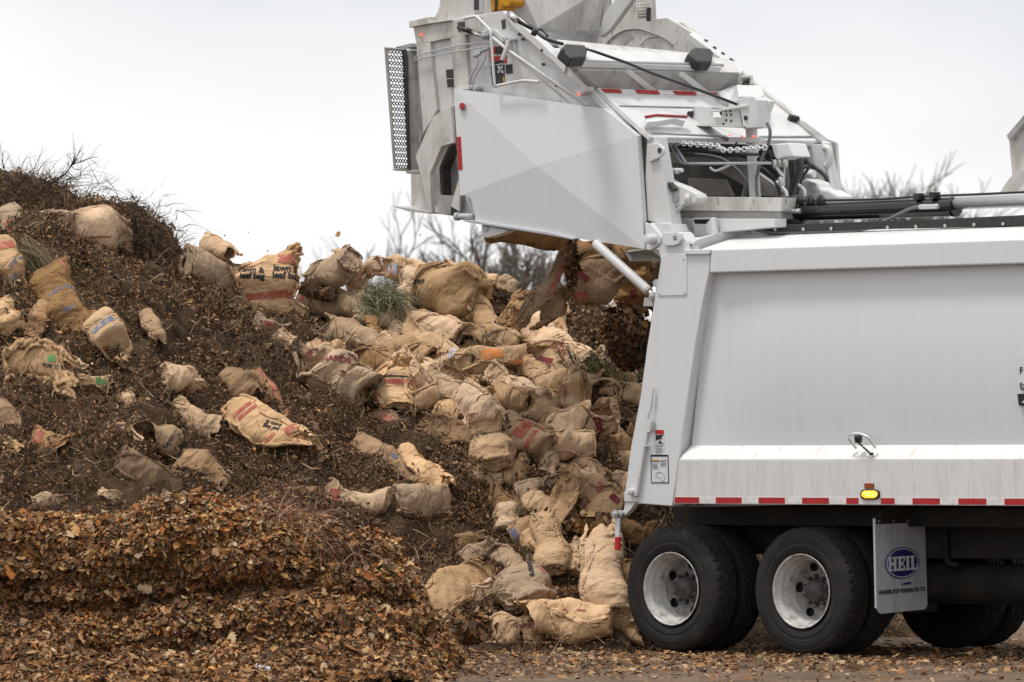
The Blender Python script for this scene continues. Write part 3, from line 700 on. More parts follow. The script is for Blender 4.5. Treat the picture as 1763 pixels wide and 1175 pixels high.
# ---- raised tailgate
def tailgate():
    tg = empty('tailgate', parent=truck)
    W = M['white']; G = M['grimy']
    A0, B0, C0 = T(1130, 237, .1), T(868, 20, .1), T(1413, 243, 2.35)
    NRM = (B0 - A0).cross(C0 - A0).normalized()
    if NRM.x < 0: NRM = -NRM
    O = CAMP - ORG; OL = Vector((O.dot(UD), O.dot(VD), O.z))
    def S(px, py, lift=0.0):
        d = ray(px, py); dl = Vector((d.dot(UD), d.dot(VD), d.z))
        t = ((A0 + NRM * lift) - OL).dot(NRM) / dl.dot(NRM)
        return OL + dl * t
    def ss(pts, lift=0.0): return [S(x, y, lift) for x, y in pts]
    def top(name, pts, th, m, lift=0.0, bevel=.005):
        b = MB(); b.prism(ss(pts, lift), -NRM * th); return b.make(name, m, tg, bevel)
    def side(name, pts, v, th, m, bevel=.005): return plate(name, pts, v, th, m, tg, bevel)
    # faceted side guards, near and far
    ol = [(781, 153), (1038, 187), (1097, 234), (1110, 429), (816, 383), (816, 373), (811, 343), (803, 336), (792, 337), (786, 235)]
    for v0, sgn in ((0.0, -1), (2.5, 1)):
        P = [T(x, y, 0) for x, y in ol]; K = T(930, 287, 0)
        for p in P: p.y = v0
        K.y = v0 + sgn * .038
        def flat(i, j, ks):
            nn = (P[i] - K).cross(P[j] - K)
            for k in ks: P[k].y = K.y - (nn.x * (P[k].x - K.x) + nn.z * (P[k].z - K.z)) / nn.y
        flat(0, 2, [1]); flat(3, 8, [4, 5, 6, 7]); flat(8, 0, [9])
        back = [p + Vector((0, -sgn * .05, 0)) for p in P]
        n = len(P); b = MB()
        b.add(P + [K] + back, [[0, 1, 2, 10], [2, 3, 10], [3, 4, 5, 6, 7, 8, 10], [8, 9, 0, 10]] + [[i, (i + 1) % n, n + 1 + (i + 1) % n, n + 1 + i] for i in range(n)] + [list(range(n + 1, 2 * n + 1))[::-1]])
        b.make('side_guard', M['side'], tg)
    # walls
    wall = [(715, 47), (783, 33), (800, 28), (866, 19), (880, 30), (1072, 195), (1097, 236), (1108, 425), (816, 383), (800, 337), (784, 246), (777, 200), (745, 215), (727, 212)]
    side('side_wall', wall, .09, .06, W)
    b = MB(); b.prism([Vector((p.x, 2.36, p.z)) for p in TP(wall, .09)], (0, .06, 0)); b.make('side_wall', G, tg, .005)
    side('tower_plate', [(756, -60), (757, 8), (752, 24), (740, 38), (790, 40), (840, 22), (834, -60)], .10, .05, G)
    top_b = side('wall_cap', c1((250, 145), (380, 115), (390, 150), (530, 133), (530, 140), (365, 165), (252, 188)), .02, .22, G)
    side('wall_beam', c1((280, 185), (380, 165), (530, 138), (720, 110), (735, 215), (530, 258), (390, 286), (300, 300)), .05, .05, G)
    side('wall_rib', c1((300, 298), (392, 286), (412, 500), (440, 742), (410, 795), (345, 905)), .05, .05, G)
    side('wall_rib', c1((530, 240), (628, 236), (640, 420), (660, 605), (556, 602)), .05, .05, G)
    side('wall_stain', c1((384, 288), (412, 284), (440, 735), (418, 778)), .088, .004, M['grey'], 0)
    side('wall_stain', c1((628, 240), (655, 240), (668, 600), (648, 600)), .088, .004, M['grey'], 0)
    side('wall_gusset', c1((700, 215), (830, 200), (905, 265), (880, 290), (810, 225), (700, 240)), .06, .03, W)
    side('arm_plate', [(774, 183), (745, 202), (715, 270), (727, 314), (738, 367), (743, 367), (740, 300), (760, 253), (782, 246), (779, 190)], .0, .05, G)
    side('arm_edge', c1((530, 715), (552, 715), (566, 965), (555, 968)), -.005, .08, M['grey'])
    side('arm_recess', [(740, 300), (760, 253), (782, 246), (792, 330), (780, 372), (743, 367), (736, 330)], .30, .04, M['grey'])
    side('arm_recess_rib', c3((365, 280), (415, 165), (440, 150), (385, 290), (390, 430), (372, 425)), .20, .10, M['darkgrey'])
    side('arm_recess_floor', c3((325, 530), (375, 430), (455, 432), (425, 535)), .18, .10, G)
    side('recess_block', c3((428, 490), (470, 490), (470, 520), (450, 545), (425, 540)), .10, .05, M['darkgrey'])
    side('rear_face', c3((210, 300), (238, 215), (275, 360), (322, 525), (215, 497)), .4, .5, G)
    side('rear_face_rib', c1((245, 340), (300, 310), (345, 905), (300, 1060), (270, 600)), .45, .3, M['grey'])
    slab('load_sill', [(670, 354, .1), (705, 359, .1), (743, 366, .1), (735, 368, .1), (700, 363.5, .1)], (0, 2.2, 0), G, tg, .003)
    # mesh guard on the end of the tailgate
    b = MB(); V0, V1 = .02, .27
    TLp, TRp, BLp, BRp = T(662, 83, V0), T(695, 86, V1), T(678, 292, V0), T(703, 293, V1)
    def mq(s, t): return TLp.lerp(TRp, s).lerp(BLp.lerp(BRp, s), t)
    def fr(s0, t0, s1, t1, w):
        b.tube([mq(s0, t0), mq(s1, t1)], w, 6)
    nr = 21
    for r in range(nr):
        for k in range(5):
            x0, x1 = k / 5 * .86 + .14, (k + 1) / 5 * .86 + .14; t0 = (r + .5) / nr
            am = .40 / nr
            for sg in (1, -1):
                s = sg if k % 2 else -sg
                b.tube([mq(x0, t0 + s * am), mq(x1, t0 - s * am)], .0042, 4, caps=False)
    mg = b.make('mesh_guard', M['darkgrey'], tg)
    b = MB()
    q = [mq(0, 0), mq(.17, 0), mq(.17, 1), mq(0, 1)]; b.prism(q, (-.015, .01, 0))
    b.tube([mq(0, 0), mq(1.1, 0)], .012, 6); b.tube([mq(0, 1), mq(1.1, 1)], .012, 6)
    b.make('mesh_frame', G, tg)
    b = MB()
    a0, a1, a2, a3 = T(692, 86, .27), T(714, 88, .30), T(716, 292, .30), T(702, 293, .27)
    b.prism([a0, a1, a2, a3], (.02, .02, 0)); b.make('guard_bracket', M['grey'], tg)
    b = MB()
    for r in range(46):
        t = (r + .5) / 46; p0, p1 = a0.lerp(a3, t), a1.lerp(a2, t)
        b.tube([p0.lerp(p1, .05) + Vector((0, -.01, 0)), p0.lerp(p1, .5) + Vector((-.01, -.02, .02)), p0.lerp(p1, .42) + Vector((0, -.01, -.02))], .006, 4)
    b.make('mesh_return', M['darkgrey'], tg)
    side('guard_hinge', c1((160, 318), (265, 292), (272, 318), (230, 330), (160, 325)), .1, .2, M['grey'])
    side('guard_foot', c1((225, 1155), (300, 1150), (310, 1172), (235, 1172)), .1, .2, M['grey'])
    # reflectors and labels on the side
    c = T(795.5, 183.5, -.02); b = MB(); b.tube([c, c + Vector((0, .05, 0))], .038, 24); b.make('lamp_bezel', M['labelgrey'], tg, .003)
    c = T(795, 183, -.03); b = MB(); b.tube([c, c + Vector((0, .02, 0))], .029, 24); b.make('round_reflector', M['red'], tg, .004)
    side('strip_reflector', c3((460, 114), (481, 112), (491, 291), (470, 293)), -.006, .008, M['red'], 0)
    c = T(723.5, 60, .03); b = MB(); b.tube([c, c + Vector((0, .03, 0))], .010, 12); b.make('marker_diode', M['redled'], tg)
    for q in (((500, 472), (547, 467), (551, 526), (504, 530)), ((505, 536), (549, 533), (552, 588), (510, 592))): side('side_label', c1(*q), .046, .004, M['darkgrey'], 0)
    side('side_label', c1((578, 152), (626, 146), (629, 208), (582, 215)), .046, .004, M['darkgrey'], 0)
    side('side_label', c1((873, 136), (900, 130), (904, 192), (878, 198)), .086, .004, M['darkgrey'], 0)
    side('danger_label', c1((790, 318), (905, 308), (910, 425), (802, 432)), .086, .004, M['redpaint'], 0)
    side('danger_label_text', c1((835, 318), (885, 312), (888, 372), (840, 378)), .084, .002, M['darkgrey'], 0)
    side('danger_label_strip', c1((800, 368), (918, 362), (918, 376), (802, 382)), .084, .002, M['labelwhite'], 0)
    side('side_label', c1((800, 445), (893, 436), (897, 566), (812, 575)), .086, .004, M['darkgrey'], 0)
    b = MB()
    for q in (((848, 446), (862, 444), (866, 468), (852, 466)), ((868, 448), (886, 444), (880, 462), (870, 466)), ((850, 474), (864, 472), (856, 496), (846, 490)), ((868, 474), (886, 478), (888, 496), (874, 492)), ((862, 466), (872, 466), (872, 474), (862, 474))):
        b.prism(TP(c1(*q), .083), (0, .002, 0))
    b.make('pictogram', M['labelwhite'], tg)
    side('label_edge', c1((883, 520), (893, 518), (897, 562), (888, 566)), .083, .002, M['yellow'], 0)
    side('side_label', c1((900, 440), (946, 432), (950, 496), (905, 500)), .086, .004, M['darkgrey'], 0)
    side('paper_label', c1((668, 345), (780, 325), (785, 450), (672, 470)), .086, .003, M['labelwhite'], 0)
    # rods, rails and pipes on the side
    def sp(name, pts, v, r, m, k=4): return pipe(name, [(x, y, v) for x, y in c1(*pts)], r, m, tg, k)
    sp('hand_rail', ((628, 126), (690, 113), (716, 122), (796, 205), (804, 240), (828, 560), (850, 578), (1020, 546), (1130, 556)), -.06, .013, W, 3)
    sp('long_rod', ((815, 252), (900, 325), (1455, 716)), .02, .015, W, 0)
    sp('long_rod', ((905, 335), (1335, 698)), .04, .009, W, 0)
    sp('hydraulic_line', ((284, 400), (330, 368), (570, 311), (720, 292), (820, 287)), .01, .006, M['labelgrey'])
    sp('hydraulic_line', ((284, 413), (330, 396), (570, 349), (720, 325), (800, 318)), .01, .006, M['labelgrey'])
    for q in (((655, 570), (665, 520), (712, 440), (714, 385)), ((682, 572), (700, 510), (758, 410), (766, 350))):
        sp('lever', q, .02, .008, M['labelgrey'], 4); sp('lever_knob', ((q[-1][0] - 22, q[-1][1] - 4), (q[-1][0] + 22, q[-1][1] - 26)), .02, .018, M['labelgrey'], 0)
    sp('gas_strut', ((585, 185), (670, 215)), .0, .022, M['black'], 0); sp('strut_rod', ((670, 215), (735, 245)), .0, .012, M['steel'], 0)
    b = MB()
    for x, y, r in ((735, 248, .022), (775, 225, .026), (890, 265, .022), (925, 270, .02), (660, 590, .02), (690, 596, .02)):
        p = T(*c1((x, y))[0], .0); b.tube([p, p + Vector((0, .09, 0))], r, 10)
    b.make('pivot', M['labelgrey'], tg, .004)
    side('rod_link', c1((900, 275), (925, 270), (918, 310), (880, 410), (862, 405), (895, 315)), -.01, .03, W)
    side('rod_link_grip', c1((800, 425), (870, 402), (878, 420), (805, 440)), -.02, .03, M['rubber_black'])
    # near rail along the top edge
    side('edge_rail', c1((905, 92), (962, 128), (1310, 440), (1723, 855), (1735, 905), (1560, 740), (1290, 480), (960, 190), (880, 90)), .05, .10, W)
    side('edge_flange', c1((1180, 330), (1300, 430), (1312, 440), (1298, 495), (1275, 470), (1200, 395)), .03, .03, W)
    side('rail_bracket', c1((1375, 610), (1400, 588), (1452, 586), (1440, 615), (1392, 650)), -.04, .10, W)
    c = T(*c1((1392, 636))[0], -.05); b = MB(); b.tube([c, c + Vector((0, .02, 0))], .012, 8); b.make('marker_diode', M['redled'], tg)
    b = MB()
    for x, y in c1((990, 232), (1015, 265), (1145, 340), (1205, 382), (1152, 435), (1240, 578)):
        p = T(x, y, .045); b.tube([p, p + Vector((0, .02, 0))], .014, 8)
    b.make('bolt', M['darkgrey'], tg)
    # yellow mechanism
    side('yellow_arm', c1((765, -120), (765, 85), (882, 66), (888, -120)), .35, .20, M['yellow'])
    side('arm_slot', c1((832, -120), (850, -120), (842, 75), (826, 78)), .34, .02, M['darkgrey'])
    b = MB(); p = T(*c1((905, 8))[0], .35); b.tube([p, p + Vector((0, .2, 0))], .05, 14); b.make('yellow_knob', M['yellow'], tg, .006)
    side('perforated_plate', c1((680, -60), (745, -60), (752, 88), (690, 92)), .09, .02, M['labelgrey'])
    b = MB()
    for i in range(3):
        for j in range(5):
            p = T(*c1((694 + i * 11, 5 + j * 14))[0], .086); b.tube([p, p + Vector((0, .008, 0))], .010, 8)
    b.make('hole', M['darkgrey'], tg)
    # hopper end above the top plates
    slab('hopper_panel', [(*c1((955, 90))[0], .5), (*c1((1000, -80))[0], .5), (*c1((1570, -80))[0], 1.6), (*c1((1535, 215))[0], 1.6), (*c1((1120, 190))[0], .6)], (-.05, 0, 0), M['grimy'], tg)
    slab('hopper_lip', [(*c1((1120, 190))[0], .6), (*c1((1535, 212))[0], 1.6), (*c1((1520, 320))[0], 1.55), (*c1((1165, 305))[0], .6)], (-.05, 0, -.02), M['grey'], tg)
    slab('hopper_post', [(*c1((1530, -80))[0], 1.62), (*c1((1600, -80))[0], 1.66), (*c1((1590, 60))[0], 1.66), (*c1((1560, 105))[0], 1.62), (*c1((1525, 250))[0], 1.6)], (0, .05, 0), G, tg)
    slab('hopper_arm', [(*c2((265, -60))[0], 1.5), (*c2((370, -60))[0], 1.5), (*c2((330, 10))[0], 1.5), (*c2((190, 200))[0], 1.5), (*c2((130, 245))[0], 1.5), (*c2((108, 247))[0], 1.5), (*c2((150, 100))[0], 1.5)], (0, .06, 0), W, tg)
    fw = [(*p, 2.3) for p in c2((-40, 330), (90, 290), (140, 215), (200, 140), (340, 10), (400, -60), (465, -60), (476, 130), (570, 118), (730, 215), (1000, 405), (700, 360))]
    slab('far_wall', fw, (0, .05, 0), G, tg)
    slab('scuff', [(*p, 2.296) for p in c2((275, 245), (300, 225), (330, 230), (355, 250), (330, 262), (300, 285), (285, 300), (278, 280))], (0, .003, 0), M['grey'], tg, 0)
    b = MB()
    b.tube(smoothcurve([T(*p, 2.29) for p in c2((165, 300), (205, 250), (290, 200), (390, 195), (480, 225), (560, 260), (610, 300))], 5), .008, 5); b.tube(smoothcurve([T(*p, 2.29) for p in c2((395, 300), (440, 255), (520, 240))], 5), .005, 5)
    b.make('weld_scratch', M['grey'], tg)
    b = MB()
    for i in range(5):
        b.tube([T(*p, 2.2) for p in c2((372 + i * 16, 20), (384 + i * 12, 122))], .008, 4); b.tube([T(*p, 2.2) for p in c2((372, 30 + i * 20), (445, 26 + i * 20))], .008, 4)
    b.make('mesh_patch', M['grimy'], tg)
    slab('mesh_post', [(*p, 2.18) for p in c2((432, 50), (450, 50), (447, 142), (430, 140))], (0, .03, 0), M['rubber_black'], tg)
    # stepped top
    top('top_sheet', [(1120, 236), (1413, 243), (1316, 150), (1300, 146), (1036, 150), (1020, 145)], .04, W)
    slab('front_lip', [(*p, v) for p, v in zip(c2((500, 908), (1570, 936), (1560, 968), (505, 940)), (.15, 2.3, 2.3, .15))], (-.05, 0, 0), W, tg)
    for q, r in ((((255, 700), (735, 712)), .008), (((740, 712), (1000, 720)), .008), (((470, 880), (960, 902)), .009), (((1180, 906), (1525, 905)), .012)):
        b = MB(); b.tube(ss(c2(*q), .004), r, 6); b.make('weld_seam', M['grey'], tg)
    b = MB(); b.prism([S(1034, 153, .0), S(1236, 158.5, .0), S(1271, 143, .0), S(1268, 126, .17), S(1000, 117, .17), S(995, 122, .16)], -NRM * .03 + Vector((-.02, 0, 0))); b.make('step_riser', M['grey'], tg)
    for q in (((308, 460), (330, 460), (492, 588), (462, 588)), ((655, 475), (678, 475), (842, 600), (812, 600))):
        b = MB(); p = c2(*q); b.prism([S(*p[0], .2), S(*p[1], .2), S(*p[2], .015), S(*p[3], .015)], -NRM * .03); b.make('step_gusset', W, tg)
    tape = top('tape_strip', [(1028, 152), (1236, 158), (1242, 165), (1036, 158.5)], .01, M['whitetape'], .006, 0)
    b = MB()
    for q in (((133, 586), (262, 590), (275, 612), (155, 607)), ((358, 592), (510, 598), (524, 620), (378, 614)), ((608, 601), (752, 605), (768, 627), (626, 622)), ((850, 609), (915, 612), (920, 632), (870, 629))):
        b.prism(ss(c2(*q), .012), -NRM * .004)
    b.make('tape_red', M['red'], tg)
    top('upper_sheet', c2((-160, 260), (700, 345), (1000, 400), (1050, 480), (0, 450), (-60, 400)), .03, M['grimy'], .12)
    top('ledge_plate', c2((-120, 305), (60, 325), (705, 350), (885, 402), (945, 412), (930, 445), (-20, 412), (-80, 380)), .05, W, .22)
    b = MB(); b.tube(ss(c2((-70, 388), (0, 405), (935, 433)), .22), .016, 10); b.make('ledge_edge', M['labelgrey'], tg)
    top('far_rail', c2((715, 225), (745, 208), (800, 235), (1005, 398), (1078, 465), (1048, 490), (1000, 450), (940, 425), (955, 405)), .06, W, .1)
    b = MB()
    for x, y in c2((828, 265), (885, 312), (940, 350), (995, 390)): p = S(x, y, .11); b.tube([p, p - NRM * .02], .018, 8)
    b.make('bolt', M['darkgrey'], tg)
    top('corner_block', c2((1030, 560), (1195, 565), (1212, 632), (1180, 640), (1045, 640)), .2, W, .2)
    top('corner_block_face', c2((905, 606), (1035, 560), (1045, 645), (1000, 670), (930, 640)), .06, W, .06)
    top('corner_bracket', c2((1060, 495), (1135, 498), (1142, 556), (1125, 556), (1120, 512), (1068, 510)), .04, M['grey'], .16)
    top('far_lamp', c2((1078, 525), (1112, 522), (1120, 556), (1076, 556)), .06, M['rubber_black'], .12)
    top('far_skirt', [(1316, 150), (1360, 196), (1410, 240), (1413, 243), (1330, 180), (1308, 160)], .05, W, -.01)
    # rubber stops and the black cable
    b1 = MB(); b1.prism(ss(c2((705, 352), (738, 316), (770, 312), (858, 318), (878, 350), (868, 408), (790, 410)), .30), -NRM * .10); b1.make('rubber_stop', M['rubber_black'], tg, .02, 3)
    b1 = MB(); b1.prism(ss(c1((1275, 325), (1305, 292), (1440, 302), (1458, 335), (1448, 386), (1350, 390)), .30), -NRM * .10); b1.make('rubber_stop', M['rubber_black'], tg, .02, 3)
    b = MB(); b.tube(smoothcurve(ss(c1((920, 88), (960, 130), (1030, 170), (1095, 205), (1160, 255), (1220, 280), (1290, 298)), .34), 4), .015, 8)
    b.tube(smoothcurve(ss(c1((960, 110), (1010, 150), (1080, 190), (1150, 205), (1185, 245)), .36), 4), .011, 8)
    p = S(*c1((1100, 215))[0], .36); b.tube([p - NRM * .03, p + NRM * .03], .026, 12)
    b.make('hose_bundle', M['hose'], tg)
    b = MB(); b.tube(ss(c1((1450, 330), (1720, 425)), .3) + ss(c2((470, 485), (770, 592), (1030, 690)), .22), .013, 8); b.make('black_cord', M['black'], tg)
    p = S(*c1((930, 95))[0], .36); b = MB(); b.tube([p, p + Vector((.08, 0, -.06))], .03, 8); b.make('hose_end', M['steel'], tg)
    # camera mast with its bracket
    V = 1.0
    b = MB(); a = T3([(1281, 190, V), (1294, 190, V), (1306, 398, V), (1293, 398, V)]); b.prism(a, (0, .06, 0)); b.make('mast', W, tg, .006)
    def mp(name, q, v, th, m): return plate(name, c2(*q), v, th, m, tg, .005)
    mp('mast_plate', ((735, 725), (765, 700), (850, 706), (862, 772), (925, 776), (935, 722), (1040, 715), (1062, 832), (700, 822), (738, 792)), .92, .03, W)
    mp('mast_arm', ((858, 728), (1095, 690), (1097, 708), (862, 742)), .88, .05, W)
    mp('mast_head', ((1030, 655), (1140, 636), (1162, 662), (1162, 842), (1072, 852), (1062, 780), (1048, 705)), .90, .14, W)
    mp('mast_cowl', ((1140, 636), (1255, 668), (1226, 745), (1212, 835), (1165, 835), (1162, 660)), 1.04, .06, M['side'])
    mp('mast_shelf', ((700, 822), (1062, 832), (1060, 845), (690, 830)), .84, .2, M['grimy'])
    p = T(*c2((1085, 780))[0], .89); b = MB(); b.tube([p, p + Vector((0, .03, 0))], .020, 10); b.make('mast_hole', M['darkgrey'], tg)
    b = MB()
    for x, y in c2((955, 735), (985, 735), (960, 760), (990, 760), (958, 795), (940, 820), (990, 800)): p = T(x, y, .916); b.tube([p, p + Vector((0, .01, 0))], .011, 8)
    b.make('mast_slot', M['darkgrey'], tg)
    mp('lamp_body', ((695, 752), (708, 735), (735, 734), (735, 765), (705, 765)), .9, .08, M['rubber_black'])
    mp('lamp_body', ((910, 745), (935, 730), (935, 772), (925, 770)), .95, .08, M['rubber_black'])
    top('marker_shelf', c2((428, 772), (500, 764), (702, 772), (690, 800), (620, 782), (500, 802), (440, 806)), .06, M['side'], .09)
    b = MB(); b.tube(ss(c2((425, 772), (500, 760), (702, 771)), .10), .010, 6); b.make('marker_strip', M['red'], tg)
    mp('diode_box', ((965, 905), (1180, 908), (1180, 946), (968, 937)), .95, .06, W)
    b = MB()
    for x, y in c2((978, 893), (1058, 900), (1135, 902)): p = T(x, y, .93); b.tube([p, p + Vector((0, .02, 0))], .007, 8)
    b.make('red_diode', M['redled'], tg)
    mp('dark_notch', ((905, 903), (965, 905), (968, 937), (945, 928)), .7, .02, M['darkgrey'])
    # open front of the tailgate
    def q4(name, q, v, th, m, bev=.005): return plate(name, c4(*q), v, th, m, tg, bev)
    q4('front_post', ((60, 242), (130, 242), (185, 560), (245, 900), (250, 962), (160, 905), (62, 885), (45, 560)), .06, .14, W, .01)
    q4('post_groove', ((2, 232), (50, 215), (62, 500), (78, 905), (45, 892)), .13, .03, M['grey'])
    q4('post_collar', ((85, 898), (240, 905), (262, 960), (262, 968), (175, 975), (110, 915)), .02, .20, W)
    lug = q4('lug', ((62, 302), (140, 295), (188, 335), (190, 372), (150, 405), (75, 440)), .03, .03, W)
    p = T(*c4((155, 350))[0], .026); b = MB(); b.tube([p, p + Vector((0, .01, 0))], .023, 12); b.make('lug_hole', M['darkgrey'], tg)
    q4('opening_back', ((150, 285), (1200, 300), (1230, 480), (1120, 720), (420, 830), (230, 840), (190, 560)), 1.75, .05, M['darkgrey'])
    q4('packer_plate', ((370, 560), (640, 568), (705, 692), (470, 695), (380, 640)), 1.5, .05, M['grey'])
    q4('packer_plate', ((590, 500), (800, 445), (1000, 590), (1092, 660), (1092, 705), (920, 692), (700, 560)), 1.4, .05, M['grey'])
    q4('packer_beam', ((180, 360), (400, 370), (820, 410), (980, 440), (980, 455), (500, 465), (190, 440)), 1.3, .05, M['grey'])
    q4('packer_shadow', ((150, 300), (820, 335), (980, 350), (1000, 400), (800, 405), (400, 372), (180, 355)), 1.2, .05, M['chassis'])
    q4('far_inner_wall', ((1195, 318), (1395, 300), (1425, 460), (1470, 660), (1420, 690), (1190, 690), (1120, 560)), 2.2, .05, M['side'])
    b = MB(); b.tube(smoothcurve([T(*p, 2.15) for p in c4((1230, 432), (1300, 455), (1390, 520), (1425, 570), (1430, 650))], 4), .018, 6); b.make('wall_cable', M['rubber_black'], tg)
    q4('cross_beam', ((300, 800), (450, 700), (1085, 708), (1075, 812), (300, 806)), .5, .25, M['grimy'], .012)
    q4('cross_beam_under', ((245, 866), (255, 835), (300, 806), (1075, 812), (1078, 872)), .52, .2, M['grey'])
    q4('lower_beam', ((240, 866), (1030, 868), (1030, 930), (590, 975), (400, 985), (262, 965)), .35, .15, W)
    q4('beam_bracket', ((405, 860), (562, 858), (582, 990), (505, 1006), (385, 1008), (418, 988)), .28, .05, W)
    q4('bracket_gap', ((415, 874), (538, 872), (505, 908), (425, 906)), .276, .004, M['chassis'], 0)
    q4('bracket_cheek', ((538, 872), (560, 862), (580, 988), (510, 1002), (508, 910)), .272, .03, M['side'])
    q4('clevis', ((202, 565), (240, 590), (330, 622), (440, 680), (456, 712), (430, 748), (330, 768), (236, 782)), .15, .12, W, .012)
    p = T(*c4((285, 718))[0], .148); b = MB(); b.tube([p - Vector((0, .02, 0)), p], .020, 16); b.tube([p - Vector((0, .012, 0)), p], .026, 16); b.make('clevis_pin', M['labelgrey'], tg)
    p = T(*c4((362, 718))[0], .14); b = MB(); b.tube([p + Vector((-.02, 0, 0)), p + Vector((.02, .03, 0))], .042, 16); b.make('clevis_bush', M['grimy'], tg)
    q4('link_plate', ((205, 600), (230, 590), (275, 640), (255, 660), (210, 630)), .10, .05, M['darkgrey'])
    b = MB(); b.tube([T(*p, .16) for p in c4((245, 845), (330, 770))], .02, 6); b.make('strut', M['labelgrey'], tg)
    b = MB(); b.tube(smoothcurve([T(*p, .3) for p in c4((205, 562), (203, 520), (230, 507), (290, 503), (330, 500))], 4), [.018] * 17, 8)
    for x in (228, 258, 288): p = T(*c4((x, 506))[0], .3); b.tube([p + Vector((-.012, 0, 0)), p + Vector((.012, 0, 0))], .026, 8)
    b.make('pipe_union', M['labelwhite'], tg)
    b = MB()
    b.tube([T(*p, .5) for p in c4((240, 312), (318, 438), (350, 450), (1000, 446))], .011, 6); b.tube([T(*p, .5) for p in c4((272, 312), (358, 446))], .011, 6)
    b.tube(smoothcurve([T(*p, .5) for p in c4((540, 478), (575, 505), (625, 490), (690, 458))], 3), .011, 6)
    b.make('bar_loop', M['labelgrey'], tg)
    # chain
    ch = smoothcurve([T(*p, .45) for p in c4((195, 292), (300, 294), (420, 304), (520, 310), (610, 322), (640, 345), (740, 345), (860, 335), (965, 328))], 12)
    L = [0]
    for i in range(1, len(ch)): L.append(L[-1] + (ch[i] - ch[i - 1]).length)
    nl = 30; b = MB()
    for k in range(nl):
        s = (k + .5) / nl * L[-1]; i = max(1, next(j for j in range(len(L)) if L[j] >= s)); p = ch[i]; d = (ch[i] - ch[i - 1]).normalized()
        w = Vector((0, 0, 1)) if k % 2 else Vector((0, 1, 0)); w = (w - d * w.dot(d)).normalized(); h = L[-1] / nl * .72
        loop = [p + d * h * math.cos(a) + w * .019 * math.sin(a) for a in [2 * math.pi * j / 10 for j in range(11)]]
        b.tube(loop, .0062, 5, caps=False)
    b.make('chain', M['labelwhite'], tg)
    # hoses
    hz = [([(330, 375), (520, 390), (640, 420), (740, 490), (800, 560), (820, 620), (800, 690), (760, 790), (755, 870), (790, 930), (840, 955)], .6, .017, 'hose'),
          ([(350, 390), (560, 405), (690, 460), (780, 540), (815, 590), (790, 700), (770, 800), (775, 880), (820, 935)], .64, .015, 'greyhose'),
          ([(800, 700), (780, 790), (790, 880), (850, 945), (960, 940), (1040, 850), (1110, 818), (1150, 815)], .56, .014, 'greyhose'),
          ([(970, 140), (995, 200), (985, 290), (940, 400), (905, 500), (890, 580), (900, 690), (940, 725), (1030, 745), (1120, 740)], .9, .014, 'greyhose'),
          ([(1180, 330), (1215, 400), (1222, 480), (1190, 590), (1160, 690)], 1.3, .030, 'hose'),
          ([(1160, 420), (1170, 520), (1165, 600), (1150, 690)], 1.35, .024, 'rubber_black'),
          ([(1110, 430), (1120, 520), (1125, 600), (1130, 690)], 1.4, .020, 'greyhose'),
          ([(640, 370), (760, 370), (880, 410), (1000, 480), (1060, 560), (1080, 600)], 1.1, .034, 'rubber_black'),
          ([(600, 350), (740, 345), (850, 390), (980, 460), (1050, 520)], 1.05, .020, 'chassis'),
          ([(1210, 540), (1260, 520), (1290, 480), (1250, 485), (1230, 520)], 1.6, .010, 'hose'),
          ([(690, 370), (720, 320), (745, 290)], .7, .010, 'hose')]
    for pts, v, r, m in hz: pipe('hose', [(x, y, v) for x, y in c4(*pts)], r, M[m], tg, 5)
    for pts, v, r in (([(1045, 585), (1090, 630), (1115, 665), (1122, 700)], 1.0, .017), ([(1210, 610), (1245, 640), (1258, 665), (1258, 700)], 1.1, .015), ([(1030, 455), (1060, 500), (1095, 545)], 1.0, .018), ([(1105, 440), (1100, 620)], 1.1, .011)):
        pipe('metal_pipe', [(x, y, v) for x, y in c4(*pts)], r, M['steel'], tg, 5)
    q4('valve_box', ((1000, 302), (1138, 292), (1178, 396), (1100, 402), (1045, 420), (1028, 398)), .95, .22, M['side'], .012)
    b = MB()
    for x, y in c4((1040, 450), (1075, 440), (1110, 440), (1080, 580)): p = T(x, y, 1.0); b.tube([p + Vector((0, 0, .03)), p - Vector((0, 0, .04))], .026, 8)
    b.make('hose_union', M['steel'], tg, .003)
    b = MB()
    for x in (1215, 1298, 1380):
        for k in range(3): p = T(*c4((x - 14 + 14 * k, 705 - (k == 1) * 18))[0], .7); b.tube([p, p - Vector((0, 0, .06))], .02, 6)
    b.make('fitting_row', M['rubber_black'], tg)
    q4('far_casting', ((1200, 735), (1215, 600), (1260, 560), (1340, 592), (1360, 640), (1440, 650), (1520, 700), (1500, 730)), 1.9, .2, W, .02)
    p = T(*c4((1325, 625))[0], 1.88); b = MB(); b.tube([p, p + Vector((0, .03, 0))], .035, 12); b.make('casting_hole', M['redpaint'] if False else M['grimy'], tg)
    b = MB()
    for x, y in c4((1260, 520), (1285, 525), (1310, 530)): p = T(x, y, 1.85); b.tube([p + Vector((-.03, 0, 0)), p + Vector((.03, 0, 0))], .035, 8)
    b.make('elbow_fitting', M['labelwhite'], tg, .004)
    q4('far_post', ((1380, 278), (1402, 290), (1440, 470), (1484, 668), (1442, 652), (1408, 470)), 2.25, .10, W)
    q4('far_post_side', ((1370, 262), (1425, 265), (1466, 284), (1486, 664), (1478, 664), (1438, 470), (1402, 300)), 2.40, .05, M['grey'])
    q4('far_guard_edge', ((1464, 284), (1480, 290), (1502, 655), (1486, 664)), 2.44, .06, M['side'])
    top('far_channel', [(1359, 197), (1375, 201), (1427, 241), (1433, 246), (1413, 243)], .06, M['grey'], .02)
    top('far_channel_lip', [(1359, 196), (1376, 200), (1378, 204), (1362, 200)], .06, M['rubber_black'], .05)
